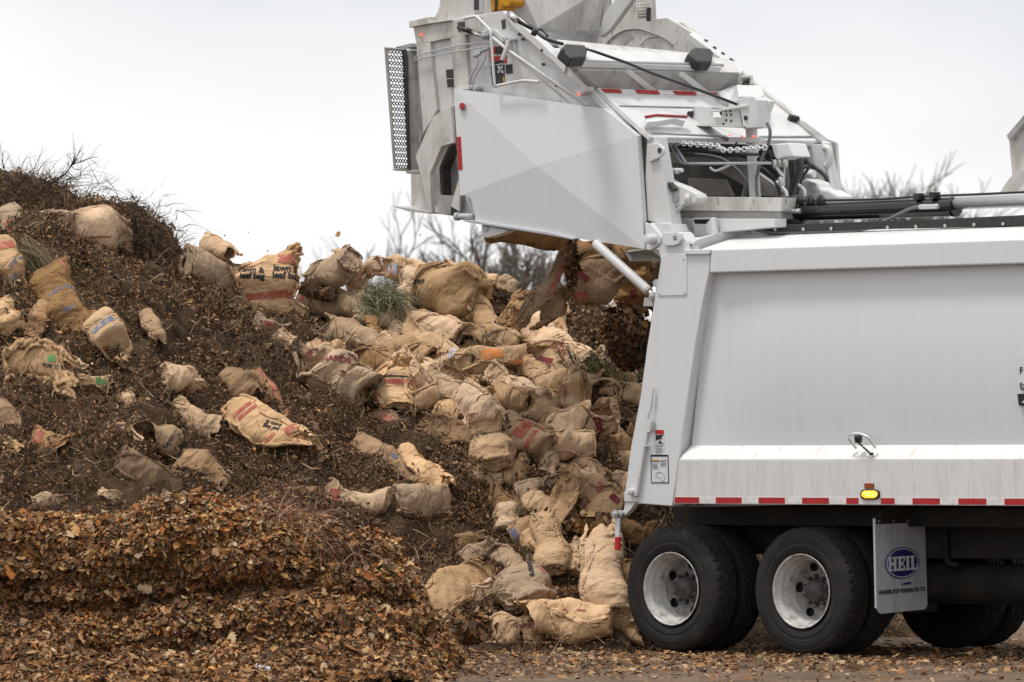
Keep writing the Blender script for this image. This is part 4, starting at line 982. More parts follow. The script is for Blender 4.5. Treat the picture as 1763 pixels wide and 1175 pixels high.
    b = MB(); b.tube(smoothcurve([T(*p, 2.2) for p in c4((1405, 330), (1440, 340), (1452, 400), (1440, 450), (1420, 470))], 4), .03, 8); b.make('far_hook', W, tg)
    hz2 = [([(200, 330), (330, 350), (470, 345), (620, 362), (760, 352)], .8, .016), ([(420, 300), (520, 340), (600, 350), (720, 372), (900, 380)], .85, .014), ([(880, 440), (960, 500), (1040, 590), (1075, 690)], 1.2, .018), ([(1000, 420), (1060, 500), (1100, 560), (1110, 690)], 1.15, .014), ([(1190, 350), (1260, 400), (1290, 470), (1240, 560), (1200, 680)], 1.5, .013), ([(740, 870), (745, 800), (790, 700), (815, 610)], .62, .013)]
    for pts, v, r in hz2: pipe('hose', [(x, y, v) for x, y in c4(*pts)], r, M['hose'], tg, 5)
    # underside
    side('sill_flange', c3((488, 562), (560, 566), (612, 578), (960, 630), (1095, 664), (1090, 672), (950, 645), (600, 590), (500, 572)), -.02, .08, M['labelgrey'])
    side('notch_plate', c3((478, 432), (522, 432), (545, 470), (556, 560), (475, 556)), .12, .03, M['grey'])
    side('notch_cheek', c3((470, 340), (478, 430), (474, 520), (428, 490)), .06, .03, G)
    b = MB(); b.tube([T(*p, .04) for p in c3((462, 545), (556, 546))], .028, 14); p = T(*c3((464, 545))[0], .04); b.tube([p + Vector((-.015, 0, 0)), p + Vector((.02, 0, 0))], .036, 16); b.make('sill_pin', M['labelgrey'], tg)
    pd = side('skid_bracket', c3((594, 590), (745, 618), (700, 640), (630, 660), (598, 656)), .02, .10, W)
    p = T(*c3((620, 610))[0], .016); b = MB(); b.tube([p - Vector((0, .008, 0)), p], .026, 16); b.make('bracket_bolt', M['labelgrey'], tg)
    slab('bottom_beam', [(*p, v) for p, v in zip(c3((1375, 742), (1490, 725), (1565, 735), (1565, 788), (1400, 790)), (.7, .8, 2.2, 2.2, .7))], (0, .03, .02), M['grimy'], tg)
    # side strut
    b = MB(); a, e = T(*c3((1212, 690))[0], .0), T(*c3((1496, 945))[0], .0); b.tube([a, e], .040, 20); d = (e - a).normalized(); o = b.make('strut_cylinder', W, tg, .003)
    b = MB(); b.tube([e - d * .002, e + d * .02], .036, 20); b.make('strut_seal', M['grimy'], tg)
    b = MB(); b.tube([e, e + d * .07], .022, 12); p = T(*k3((178, 1092))[0], -.03); b.tube([p, p + Vector((0, .1, 0))], .028, 16); b.tube([p - Vector((0, .012, 0)), p], .013, 12); b.make('strut_eye', M['steel'], tg, .003)
    plate('strut_lug', k3((190, 890), (235, 848), (275, 850), (265, 960), (215, 960)), .10, .03, W, tg)
    plate('strut_lug', k3((75, 1110), (130, 1120), (190, 1160), (200, 1240), (60, 1240)), .02, .06, W, tg)
    return tg
tailgate()

# ------------------------------------------------------------------ the heaps
def interp(x, xs, ys): return np.interp(x, xs, ys)

def heap_surface(name, xs, profile, disp, m, label):
    """profile(X) -> list of (Y, z) down the slope; noise pushes the sheet along its normal"""
    rows = [np.array(profile(x)) for x in xs]; nt = len(rows[0])
    P = np.zeros((len(xs), nt, 3))
    for i, x in enumerate(xs): P[i, :, 0] = x; P[i, :, 1:] = rows[i]
    dx = np.gradient(P, axis=0); dt = np.gradient(P, axis=1); n = np.cross(dx, dt); n /= np.linalg.norm(n, axis=2)[..., None] + 1e-9
    if n[..., 2].mean() < 0: n = -n
    d = disp(P.reshape(-1, 3)).reshape(len(xs), nt)
    P = P + n * d[..., None]
    fs = [(i * nt + j, (i + 1) * nt + j, (i + 1) * nt + j + 1, i * nt + j + 1) for i in range(len(xs) - 1) for j in range(nt - 1)]
    o = build(name, P.reshape(-1, 3), fs, m, smooth=True); recalc(o)
    tag(o, label, None, None, 'structure')
    return o

def px2X(px, Y=54.0): return (px - PX) / F * Y
def back_profile(X):
    Yf = interp(X, [-7, -3.2, -2.2, -1.2, .9, 1.15, 3.5], [49.2, 49.3, 49.9, 50.35, 50.35, 50.8, 53.2])
    Yt = Yf + interp(X, [-7, -3, -1.5, 0, 1.5, 3.5], [6.2, 6.0, 5.2, 4.9, 4.6, 4.2])
    # crest heights read off the picture: (photo x, photo y of the crest)
    px = X / 54.5 * F + PX
    yc = interp(px, [-500, 0, 70, 110, 215, 280, 320, 420, 520, 600, 700, 800, 900, 1000, 1080, 1130, 1300, 1600], [300, 312, 322, 372, 395, 432, 455, 490, 512, 525, 505, 500, 506, 512, 540, 548, 600, 680])
    H = EYE + (PY - yc) / F * Yt + ROLL * 0
    t = np.linspace(0, 1, 90)
    z = H * (.58 * t + .42 * np.sin(t * math.pi / 2)) ; Y = Yf + (Yt - Yf) * t
    pts = [(Yf - .5, -.06), (Yf - .15, -.02)] + list(zip(Y, z)) + [(Yt + .4, H * .985), (Yt + 1.0, H * .9), (Yt + 2.5, H * .6), (Yt + 5.5, -.1)]
    return pts
def back_disp(p):
    q = p.copy(); d = .20 * fbm(q * .6, 3) + .13 * fbm(q * 1.9 + 5, 4) + .045 * fbm(q * 6.5, 3)
    # the older left-hand mass bulges forward over the gully of bags
    px = p[:, 0] / p[:, 1] * F + PX; py = PY - (p[:, 2] - EYE) / p[:, 1] * F
    edge = np.interp(py, [300, 420, 520, 620, 720, 850], [300, 330, 440, 590, 640, 690])
    d += .26 / (1 + np.exp((px - edge) / 22)) - .12
    fade = np.clip(p[:, 2] / .5, 0.15, 1)
    return d * fade
heap = heap_surface('compost_mound', np.arange(-7.2, 3.6, .045), back_profile, back_disp, M['mound'], 'tall slope of dark composting leaves behind the truck, bags tumbled down it')

def front_profile(X):
    px = X / 46.5 * F + PX
    h = interp(px, [-900, 0, 150, 260, 420, 510, 580, 655, 695, 725, 760], [1.2, 1.19, 1.21, 1.29, 1.27, 1.13, 1.0, .86, .70, .38, .02])
    k = h / 1.28
    s = [(49.0, -.1), (48.7, .35), (48.4, .8), (48.0, 1.1), (47.5, 1.22), (47.0, 1.28), (46.75, 1.25), (46.55, 1.13), (46.5, 1.0), (46.62, .84), (46.66, .70), (46.50, .60), (46.30, .56), (46.15, .48), (46.12, .38), (46.16, .28), (45.95, .18), (45.5, .12), (45.0, .07), (44.4, .03), (43.6, -.03)]
    w = .5 + .5 * math.tanh((560 - px) / 160)     # the undercut fades towards the right-hand end
    out_ = []
    for Y, z in s:
        z = z + .20 * math.sin(X * 1.25 + 2.2) * max(0, 1 - abs(z - .6) / .5) if Y < 47 else z
        z2 = z * k; Yp = Y * w + (1 - w) * (np.interp(z, [-.1, 0, .2, .6, 1.28], [44.4, 44.9, 45.7, 46.4, 47.2]) if Y < 47 else Y)
        out_.append((Yp if k > .3 else 46 + (Yp - 46) * (.4 + 2 * k), z2 if k > .05 else z2 - .05))
    a = np.array(out_); u = np.linspace(0, 1, len(a)); uu = np.linspace(0, 1, 110)
    return list(zip(np.interp(uu, u, a[:, 0]), np.interp(uu, u, a[:, 1])))
def front_disp(p):
    q = p * np.array([1, 1, 2.2])
    tilt = p[:, 2] + .16 * np.sin(p[:, 0] * 1.1 + .6) + .1 * pn(p * .8)
    tilt = tilt + .13 * pn(p * np.array([.9, .9, 1.6]) + 30) + .06 * pn(p * 2.7 + 8)
    lay = np.abs((tilt * 3.3) % 1 - .5) * 2         # packed layers
    face = np.clip((47.0 - p[:, 1]) * 3, 0, 1) * np.clip((p[:, 2] - .12) * 5, 0, 1)
    return .15 * fbm(q * .8, 3) + .075 * fbm(q * 2.6, 3) + .02 * fbm(q * 8, 2) + face * .17 * (lay - .5) * np.clip(.6 + 1.2 * pn(p * .9 + 3), 0, 1.4)
front = heap_surface('leaf_mound', np.arange(-7.4, -.42, .04), front_profile, front_disp, M['mound'], 'low bank of packed brown leaves in the foreground, its face cut away in layers')

def bvh_of(o):
    me = o.data; return BVHTree.FromPolygons([v.co.copy() for v in me.vertices], [tuple(p.vertices) for p in me.polygons])
BV = [bvh_of(heap), bvh_of(front), bvh_of(ground)]
def hit(px, py, which=(0, 2)):
    d = ray(px, py).normalized(); best = None
    for k in which:
        r = BV[k].ray_cast(CAMP, d)
        if r[0] is not None and (best is None or r[3] < best[2]):
            n = r[1] if r[1].dot(d) < 0 else -r[1]; best = (r[0], n, r[3])
    return best

# ------------------------------------------------------------------ loose leaves and straw (uncountable)
PAL = {'dark': [(.07, .040, .021), (.09, .052, .028), (.12, .071, .038), (.15, .09, .048), (.05, .03, .017), (.18, .112, .06), (.10, .068, .042)],
       'mid': [(.165, .078, .032), (.23, .112, .044), (.285, .148, .063), (.125, .055, .025), (.33, .18, .085)],
       'light': [(.30, .18, .10), (.34, .235, .14), (.24, .165, .11), (.40, .28, .16)],
       'gold': [(.37, .185, .06), (.44, .245, .09), (.28, .11, .034), (.48, .305, .14), (.33, .115, .03)]}
def leaf_field(name, pts, nrm, size, mixp, label, lobed, tilt, rng, curl=.35, cluster=None, tag_it=True):
    """many small folded leaf faces in ONE mesh with a colour per leaf"""
    n = len(pts); pts = np.asarray(pts); nrm = np.asarray(nrm)
    nr = nrm + rng.normal(0, tilt, (n, 3)); nr /= np.linalg.norm(nr, axis=1)[:, None]
    a = np.cross(nr, rng.normal(size=(n, 3))); a /= np.linalg.norm(a, axis=1)[:, None]; b = np.cross(nr, a)
    s = size * np.exp(rng.normal(0, .42, n))
    if lobed:   # lobed half outlines either side of the midrib
        half = [(.06, .16), (.30, .42), (.36, .26), (.62, .46), (.60, .20), (.86, .22)]
    else:
        half = [(.18, .22), (.5, .34), (.82, .18)]
    tpl = [(0, 0)] + half + [(1, 0)] + [(x, -y) for x, y in half[::-1]]
    k = len(half); T_ = len(tpl)
    wv = rng.uniform(.28, 1.1, n); cu = rng.uniform(-.1, 1, n) * curl; bend = rng.normal(0, .22, n)
    V = np.zeros((n, T_, 3))
    for i, (x, y) in enumerate(tpl):
        jx = rng.normal(0, .05, n); jy = rng.normal(0, .04, n) if y else 0
        V[:, i] = pts + a * ((x - .5 + jx) * s)[:, None] + b * ((y * wv + jy) * s)[:, None] + nr * ((abs(y) * cu + bend * (x - .5) ** 2 * 2 + .06) * s)[:, None]
    base = (np.arange(n) * T_)[:, None]
    f1 = base + np.array([0] + list(range(1, k + 1)) + [k + 1])[None]; f2 = base + np.array([0, k + 1] + list(range(k + 2, T_)))[None]
    fl = np.concatenate([f1, f2], 1).reshape(-1, k + 2)
    me = bpy.data.meshes.new(name)
    me.vertices.add(n * T_); me.vertices.foreach_set('co', V.ravel())
    nf = len(fl); me.loops.add(nf * (k + 2)); me.loops.foreach_set('vertex_index', fl.ravel().astype(np.int32))
    me.polygons.add(nf); me.polygons.foreach_set('loop_start', (np.arange(nf) * (k + 2)).astype(np.int32))
    me.update(calc_edges=True)
    keys = list(mixp); pr = np.array([mixp[q] for q in keys], float)
    P_ = np.tile(pr, (n, 1))
    if cluster is not None:     # patches of lighter and darker litter
        P_[:, [i for i, q in enumerate(keys) if q in ('light', 'gold')]] *= np.exp(cluster * 1.6)[:, None]
    P_ /= P_.sum(1)[:, None]; cum = P_.cumsum(1); u = rng.random(n)[:, None]; ki = (u > cum).sum(1).clip(0, len(keys) - 1)
    C = np.zeros((n, 3))
    for i, q in enumerate(keys):
        w = np.where(ki == i)[0]; pal = np.array(PAL[q]); C[w] = pal[rng.integers(0, len(pal), len(w))]
    C *= rng.uniform(.75, 1.25, (n, 1))
    ca = np.ones((n, T_, 4), dtype=np.float32); ca[:, :, :3] = C[:, None, :]
    at_ = me.attributes.new('Col', 'FLOAT_COLOR', 'POINT'); at_.data.foreach_set('color', ca.ravel())
    me.materials.append(M['leaf'])
    o = bpy.data.objects.new(name, me); COL.objects.link(o)
    if tag_it: tag(o, label, None, None, 'stuff')
    return o

def surface_samples(o, n, rng, weight=None):
    me = o.data; nv = len(me.vertices); co = np.zeros(nv * 3); me.vertices.foreach_get('co', co); co = co.reshape(-1, 3)
    q = np.zeros(len(me.polygons) * 4, dtype=np.int32); me.loops.foreach_get('vertex_index', q); q = q.reshape(-1, 4)
    A, B, C, D = co[q[:, 0]], co[q[:, 1]], co[q[:, 2]], co[q[:, 3]]
    nr = np.cross(C - A, D - B); ar = np.linalg.norm(nr, axis=1); nr = nr / (ar[:, None] + 1e-12)
    c = (A + B + C + D) / 4
    nr[(nr * (np.array([0, 0, EYE + 6]) - c)).sum(1) < 0] *= -1
    w = ar.copy()
    if weight is not None: w *= weight(c, nr)
    w /= w.sum(); i = rng.choice(len(w), n, p=w)
    u, v = rng.random((2, n, 1))
    p = (A[i] * (1 - u) + B[i] * u) * (1 - v) + (D[i] * (1 - u) + C[i] * u) * v
    return p, nr[i]

def in_view(c, nr, mx=60):
    px = c[:, 0] / c[:, 1] * F + PX; py = PY - (c[:, 2] - EYE) / c[:, 1] * F
    vis = (px > -mx) & (px < 1763 + mx) & (py > -50) & (py < 1175 + mx)
    face = (nr * (np.array([0, 0, EYE]) - c)).sum(1) / np.linalg.norm(c, axis=1)
    return np.where(vis, np.clip(face + .35, .12, 1), .03)

rg = np.random.default_rng(21)
p, n = surface_samples(heap, 300000, rg, lambda c, nr: in_view(c, nr) * np.where((c[:, 0] > 1.7), .15, 1) * np.clip(.75 + 1.1 * fbm(c * 1.5 + 40, 3), .12, 1.6))
leaf_field('leaf_litter', p + n * rg.uniform(-.01, .06, (len(p), 1)), n, .024, {'dark': .62, 'mid': .29, 'light': .09}, 'dark rotting leaves and shreds covering the tall slope', False, .65, rg, .6, 1.3 * fbm(p * 1.3, 3))
p, n = surface_samples(front, 170000, rg, lambda c, nr: in_view(c, nr))
top_ = np.clip((p[:, 2] - .85) * 3, -1, 1) * .5  # golden leaves on top; shade low on the bank put in as darker leaves
leaf_field('leaf_litter', p + n * rg.uniform(-.01, .06, (len(p), 1)), n * .6 + np.array([0, -.15, .6]), .037, {'dark': .16, 'mid': .34, 'light': .19, 'gold': .31}, 'crisp golden and brown leaves covering the foreground bank', True, .62, rg, .55, fbm(p * np.array([1.2, 1.2, 3]), 3) + top_)
p, n = surface_samples(ground, 13000, rg, lambda c, nr: np.where((c[:, 1] > 43.5) & (c[:, 1] < 58) & (c[:, 0] > -1.6) & (c[:, 0] < 5.5), 1, 0) * np.exp(-((c[:, 1] - 48.8) / 2.6) ** 2))
leaf_field('leaf_litter', p + np.array([0, 0, .012]), n + np.array([0, -.1, 0]), .036, {'dark': .30, 'mid': .38, 'light': .26, 'gold': .06}, 'scattered dead leaves on the bare dirt', True, .28, rg, .4, fbm(p * 1.1, 3))

def strands(name, c, axis, n, L, spread, thick, cols, rng, droop=.2, label=None, cat=None, group=None, kind=None, fan=1.0):
    """a tuft or tangle of thin curved strips (one mesh)"""
    vs = []; fs = []; colr = []; axis = Vector(axis).normalized()
    for i in range(n):
        p = Vector(c) + Vector(rng.normal(0, 1, 3)) * spread if not isinstance(spread, (tuple, list)) else Vector(c) + Vector([rng.normal(0, s) for s in spread])
        d = (axis + Vector(rng.normal(0, fan, 3))).normalized(); l = L * rng.uniform(.5, 1.2); w = d.orthogonal().normalized() * thick * rng.uniform(.6, 1.4)
        w.rotate(Matrix.Rotation(rng.uniform(0, 6.28), 3, d)); b = len(vs); k = 5
        side = Vector(rng.normal(0, .3, 3)); col = np.array(cols[rng.integers(0, len(cols))]) * rng.uniform(.7, 1.3)
        for j in range(k + 1):
            t = j / k; q = p + d * (l * t) + side * (l * t * t * .5) - Vector((0, 0, droop * l * t * t)); ww = w * (1 - .8 * t)
            vs += [q - ww, q + ww]; colr += [col, col]
        for j in range(k): fs.append([b + 2 * j, b + 2 * j + 1, b + 2 * j + 3, b + 2 * j + 2])
    o = build(name, vs, fs, M['straw']); ca = np.ones((len(vs), 4), dtype=np.float32); ca[:, :3] = np.array(colr)
    a = o.data.attributes.new('Col', 'FLOAT_COLOR', 'POINT'); a.data.foreach_set('color', ca.ravel())
    return tag(o, label, cat, group, kind)

# bits of stalk mixed all through both heaps
p, n = surface_samples(heap, 22000, rg, in_view)
vs = []; fs = []; colr = []
for i in range(len(p)):
    d = Vector(n[i]) * rg.normal(.1, .3) + Vector(rg.normal(0, 1, 3)); d.normalize(); l = rg.uniform(.06, .26); w = d.orthogonal().normalized() * rg.uniform(.002, .0048); w.rotate(Matrix.Rotation(rg.uniform(0, 6.3), 3, d))
    q = Vector(p[i]) + Vector(n[i]) * rg.uniform(.0, .06); m_ = q + d * l * .5 + Vector(rg.normal(0, .02, 3)); e_ = q + d * l; b = len(vs)
    vs += [q - w, q + w, m_ - w, m_ + w, e_ - w * .5, e_ + w * .5]; fs += [[b, b + 1, b + 3, b + 2], [b + 2, b + 3, b + 5, b + 4]]
    col = [(.20, .135, .08), (.10, .065, .04), (.045, .03, .02), (.30, .21, .13)][rg.integers(0, 4)]; colr += [col] * 6
o = build('stalk_litter', vs, fs, M['straw']); ca = np.ones((len(vs), 4), dtype=np.float32); ca[:, :3] = np.array(colr)
o.data.attributes.new('Col', 'FLOAT_COLOR', 'POINT').data.foreach_set('color', ca.ravel()); tag(o, 'thin dry stalks and stems mixed through the tall slope', None, None, 'stuff')

# ------------------------------------------------------------------ paper bags
def ridge(p): return 1 - 2.2 * np.abs(pn(p))
def facets(p, seed):
    """distance to the nearest cell wall: flat-sided pyramids meeting in straight creases, as crumpled paper does"""
    p = np.asarray(p, float); i = np.floor(p).astype(int); f1 = np.full(len(p), 9.); f2 = f1.copy()
    for dx in (-1, 0, 1):
        for dy in (-1, 0, 1):
            for dz in (-1, 0, 1):
                c = (i + np.array([dx, dy, dz])) & 255
                h = _perm[_perm[_perm[(c[:, 0] + seed) & 255] + c[:, 1]] + c[:, 2]]
                q = i + np.array([dx, dy, dz]) + .5 + .45 * _g[h]
                d = np.sqrt(((p - q) ** 2).sum(1)); f2 = np.minimum(f2, np.maximum(f1, d)); f1 = np.minimum(f1, d)
    return f2 - f1
def folds(P, r, gain=1.0):
    w = P + .05 * np.stack([pn(P * 4 + 3), pn(P * 4 + 23), pn(P * 4 + 43)], 1)
    R = Matrix.Rotation(r.uniform(-.6, .6), 3, 'Z') @ Matrix.Rotation(r.uniform(0, 6), 3, 'X'); w = w @ np.array(R); k = int(r.integers(0, 200))
    d = .085 * (facets(w * np.array([4.2, 2.6, 2.6]) + k, k) - .35) * np.clip(.8 + pn(P * 2.5 + k), .2, 1.5)
    d += .042 * (facets(w * np.array([9, 5, 5]) + k, k + 9) - .35) * np.clip(.7 + 1.2 * pn(P * 3 + k + 5), 0, 1.5)
    d += .018 * (facets(w * np.array([18, 11, 11]), k + 5) - .35) * np.clip(.6 + 1.3 * pn(P * 3 + k + 15), 0, 1.5)
    d += .03 * (np.abs(((w @ np.array([2.6, .6, -.4])) % 1) - .5) * 2 - .5)
    return d * gain
def simulate_bags(kinds, seed, iters=170):
    """crumpled paper bags: an inextensible paper tube with a bottom, sucked and squeezed on to a smaller lump of contents"""
    r = np.random.default_rng(seed); B = len(kinds); W, D, L = .42, .30, .86; NC = 9; nu, nv = 78, 96
    # folded-square cross-section, equal steps along its edge
    c = .045; pl = []
    for cx, cy, a0 in ((W / 2 - c, D / 2 - c, 0), (-W / 2 + c, D / 2 - c, 1), (-W / 2 + c, -D / 2 + c, 2), (W / 2 - c, -D / 2 + c, 3)):
        for k in range(7): a = (a0 + k / 6) * math.pi / 2; pl.append((cx + c * math.cos(a), cy + c * math.sin(a)))
    pl = np.array(pl + [pl[0]]); sg = np.r_[0, np.cumsum(np.linalg.norm(np.diff(pl, axis=0), axis=1))]; u = np.linspace(0, sg[-1], nv, endpoint=False)
    ring = np.stack([np.interp(u, sg, pl[:, 0]), np.interp(u, sg, pl[:, 1])], 1)
    R = np.zeros((nu, nv, 3)); sc = np.r_[np.linspace(.06, 1, NC), np.ones(nu - NC)]; xs = np.r_[np.zeros(NC), np.linspace(0, L, nu - NC + 1)[1:]]
    R[..., 0] = xs[:, None]; R[..., 1:] = ring[None] * sc[:, None, None]
    ro = lambda A, k: np.roll(A, -k, axis=-2)
    def ln(A, Bq): return np.linalg.norm(A - Bq, axis=-1)
    r_u, r_v = ln(R[:-1], R[1:]), ln(R, ro(R, 1)); r_d1, r_d2 = ln(R[:-1], ro(R, 1)[1:]), ln(ro(R, 1)[:-1], R[1:])
    r_u2, r_v2 = ln(R[:-2], R[2:]), ln(R, ro(R, 2))
    P = np.repeat(R[None], B, 0).astype(np.float32)
    fill = np.array([{'full': r.uniform(.52, .74), 'slack': r.uniform(.32, .5), 'flat': r.uniform(.0, .12), 'open': r.uniform(.5, .6)}[k] for k in kinds])
    ha = np.array([{'full': 1.0, 'slack': .85, 'flat': .5, 'open': 1.0}[k] for k in kinds]) * r.uniform(.84, .97, B); hh = np.array([{'full': 1.0, 'slack': .75, 'flat': .2, 'open': 1.0}[k] for k in kinds]) * r.uniform(.85, 1.1, B)
    bz = r.uniform(-.35, .12, B); by = r.normal(0, .22, B); cmp_ = r.uniform(.80, .90, B); neck = np.where(r.random(B) < .5, r.uniform(.5, .85, B), 1.0) ; kq = r.uniform(8, 17, (B, 3)); fq = r.uniform(0, 6, (B, 3)); opn = np.array([k == 'open' for k in kinds]); flat = np.array([k == 'flat' for k in kinds])
    bz = np.where(flat, r.uniform(-.9, .5, B), bz)
    tt = R[..., 0] / L
    ph = r.uniform(0, 6, (B, 4))
    def centre(t):
        zc = bz[:, None, None] * L * (t - .4) ** 2 ; yc = by[:, None, None] * L * ((t - .45) ** 2) ; return yc, zc
    def content(t):
        f = fill[:, None, None]; e = np.clip((t - f) / .22, 0, 1); e = e * e * (3 - 2 * e)
        lump = 1 + .10 * np.sin(t * 9 + ph[:, 0, None, None]) + .06 * np.sin(t * 17 + ph[:, 1, None, None])
        st = np.clip((t + .02) / .20, 0, 1) ** .5
        h = (.145 * hh[:, None, None] * lump * (.42 + .58 * st)) * (1 - e) + (.007 + .022 * np.clip(np.sin(t * 11 + ph[:, 2, None, None]), 0, 1)) * e
        h = np.where(opn[:, None, None], .145 * hh[:, None, None], h)
        a = .200 * ha[:, None, None] * (1 + .05 * np.sin(t * 7 + ph[:, 3, None, None])) * (.72 + .28 * st) * (1 - .12 * e)
        ex = np.exp
        nk = 1 - (1 - neck[:, None, None]) * np.exp(-((t - f - .16) / .13) ** 2)
        return a * nk, h, e
    def bumps():
        q = lambda k: k[:, None, None]
        return 1 + .10 * np.sin(q(kq[:, 0]) * P[..., 0] + 7 * P[..., 1] + q(fq[:, 0])) * np.sin(q(kq[:, 1]) * P[..., 1] + 9 * P[..., 2] + q(fq[:, 1])) + .08 * np.sin(q(kq[:, 2]) * 1.5 * P[..., 0] - 12 * P[..., 2] + q(fq[:, 2]))
    yc, zc = centre(np.repeat(tt[None], B, 0))
    P[..., 2] += zc; P[..., 1] += yc; P += r.normal(0, .004, P.shape)
    pn_ = r.normal(0, 1, (B, 5, 3)); pn_[..., 0] *= .5; pn_ /= np.linalg.norm(pn_, axis=-1, keepdims=True); pd = r.uniform(.085, .13, (B, 5)); pc = np.stack([r.uniform(.1, .8, (B, 5)) * L, 0 * pd, 0 * pd], -1)
    def solve(i0, i1, rest, k=.5, lo=False):
        d = P[i1] - P[i0]; l = np.sqrt((d * d).sum(-1)) + 1e-9; g = (l - rest) / l
        if lo: g = np.minimum(g, 0)
        d *= (g * k)[..., None]; P[i0] += d; P[i1] -= d
    A = slice(None)
    def vpair(s0, step, rest, k, lo=False, rows=A, dr=0):
        # pairs around the tube; s0 offset of the even/odd set
        nonlocal P
        Pr = np.roll(P, -s0, axis=2); rr = np.roll(rest, -s0, axis=1)
        n_ = nv // (2 * step) * 2 * step
        a_ = Pr[:, :, :n_].reshape(B, nu, -1, 2 * step, 3); q = rr[:, :n_].reshape(rest.shape[0], -1, 2 * step)[:, :, :step]
        if dr == 0:
            x0, x1 = a_[:, :, :, :step], a_[:, :, :, step:]; d = x1 - x0; l = np.sqrt((d * d).sum(-1)) + 1e-9; g = (l - q[None]) / l
            if lo: g = np.minimum(g, 0)
            d = d * (g * k)[..., None]; x0 += d; x1 -= d
        P = np.roll(Pr, s0, axis=2)
    for it in range(iters):
        yc, zc = centre(P[..., 0] / L); a, h, e = content(np.clip(P[..., 0] / L, -.05, 1.1))
        soft = 1 - .6 * it / iters
        P[..., 1] -= (.010 * soft) * (P[..., 1] - yc) * (1 - .5 * e + (1 - neck[:, None, None]) * 4 * np.exp(-((P[..., 0] / L - fill[:, None, None] * cmp_[:, None, None] - .12) / .12) ** 2)); kz = np.where(opn[:, None, None], .004, .016 * soft * (1 + 4 * e)); P[..., 2] -= kz * (P[..., 2] - zc)
        P[..., 0] += .06 * (R[..., 0] * cmp_[:, None, None] - P[..., 0]) * soft
        if it > 20:
            for j in range(5):
                q = P - pc[:, None, None, j]; q[..., 2] -= zc; q[..., 1] -= yc; m = np.maximum((q * pn_[:, None, None, j]).sum(-1) - pd[:, j, None, None], 0); near = np.exp(-((P[..., 0] - pc[:, None, None, j, 0]) / .22) ** 2)
                P -= (.25 * m * near)[..., None] * pn_[:, None, None, j]
        for sw in range(2):
            for o in (0, 1):
                solve((A, slice(o, nu - 1, 2)), (A, slice(o + 1, nu, 2)), r_u[o::2][None]); vpair(o, 1, r_v, .5)
            Q = np.roll(P, -1, axis=2)
            # diagonals (Jacobi, both ways at once)
            for X0, X1, rest, s0, s1 in ((P[:, :-1], Q[:, 1:], r_d1, 0, 1), (Q[:, :-1], P[:, 1:], r_d2, 1, 0)):
                d = X1 - X0; l = np.sqrt((d * d).sum(-1)) + 1e-9; d *= ((l - rest[None]) / l * .22)[..., None]
                P[:, :-1] += np.roll(d, s0, axis=2); P[:, 1:] -= np.roll(d, s1, axis=2)
            # bending: paper resists tight curls
            for o in (0, 1, 2, 3):
                n_ = len(range(o, nu - 2, 4)); i0 = slice(o, o + 4 * n_, 4); i1 = slice(o + 2, o + 2 + 4 * n_, 4); solve((A, i0), (A, i1), .925 * r_u2[o::4][None][:, :n_], .22, True)
            Q2 = np.roll(P, -2, axis=2); d = Q2 - P; l = np.sqrt((d * d).sum(-1)) + 1e-9; d *= (np.minimum((l - .905 * r_v2[None]) / l, 0) * .16)[..., None]; P += d; P -= np.roll(d, 2, axis=2)
        yc, zc = centre(P[..., 0] / L); a, h, e = content(np.clip(P[..., 0] / L, -.05, 1.1))
        bm = bumps(); a = a * bm; h = h * bm
        dy, dz = P[..., 1] - yc, P[..., 2] - zc; inn = (P[..., 0] > .012)
        rr = (np.abs(dy) / a) ** 2.6 + (np.abs(dz) / h) ** 2.6; s = np.where((rr < 1) & inn, np.clip(rr, .02, 1) ** (-1 / 2.6), 1.0); s = 1 + (s - 1) * .7
        P[..., 1] = yc + dy * s; P[..., 2] = zc + dz * s; P[..., 0] = np.where((P[..., 0] < 0) & (R[None, ..., 0] > .02), 0, P[..., 0]); P[:, :NC, :, 0] = np.clip(P[:, :NC, :, 0], -.012, .012)
    fs = [(i * nv + j, i * nv + (j + 1) % nv, (i + 1) * nv + (j + 1) % nv, (i + 1) * nv + j) for i in range(nu - 1) for j in range(nv)] + [tuple(range(nv))[::-1]]
    out_ = []
    for b in range(B):
        V = P[b].reshape(-1, 3).astype(float); V[:, 0] -= (V[:, 0].max() + V[:, 0].min()) / 2; V[:, 1:] -= V[:, 1:].mean(0)
        out_.append(V / np.array([V[:, 0].max() - V[:, 0].min(), *(np.percentile(V[:, 1:], 97, axis=0) - np.percentile(V[:, 1:], 3, axis=0))]))
    dims = [np.percentile(P[b].reshape(-1, 3)[:, 2], 97) - np.percentile(P[b].reshape(-1, 3)[:, 2], 3) for b in range(B)]
    dimy = [np.percentile(P[b].reshape(-1, 3)[:, 1], 97) - np.percentile(P[b].reshape(-1, 3)[:, 1], 3) for b in range(B)]
    return out_, fs, [z / y for z, y in zip(dims, dimy)]

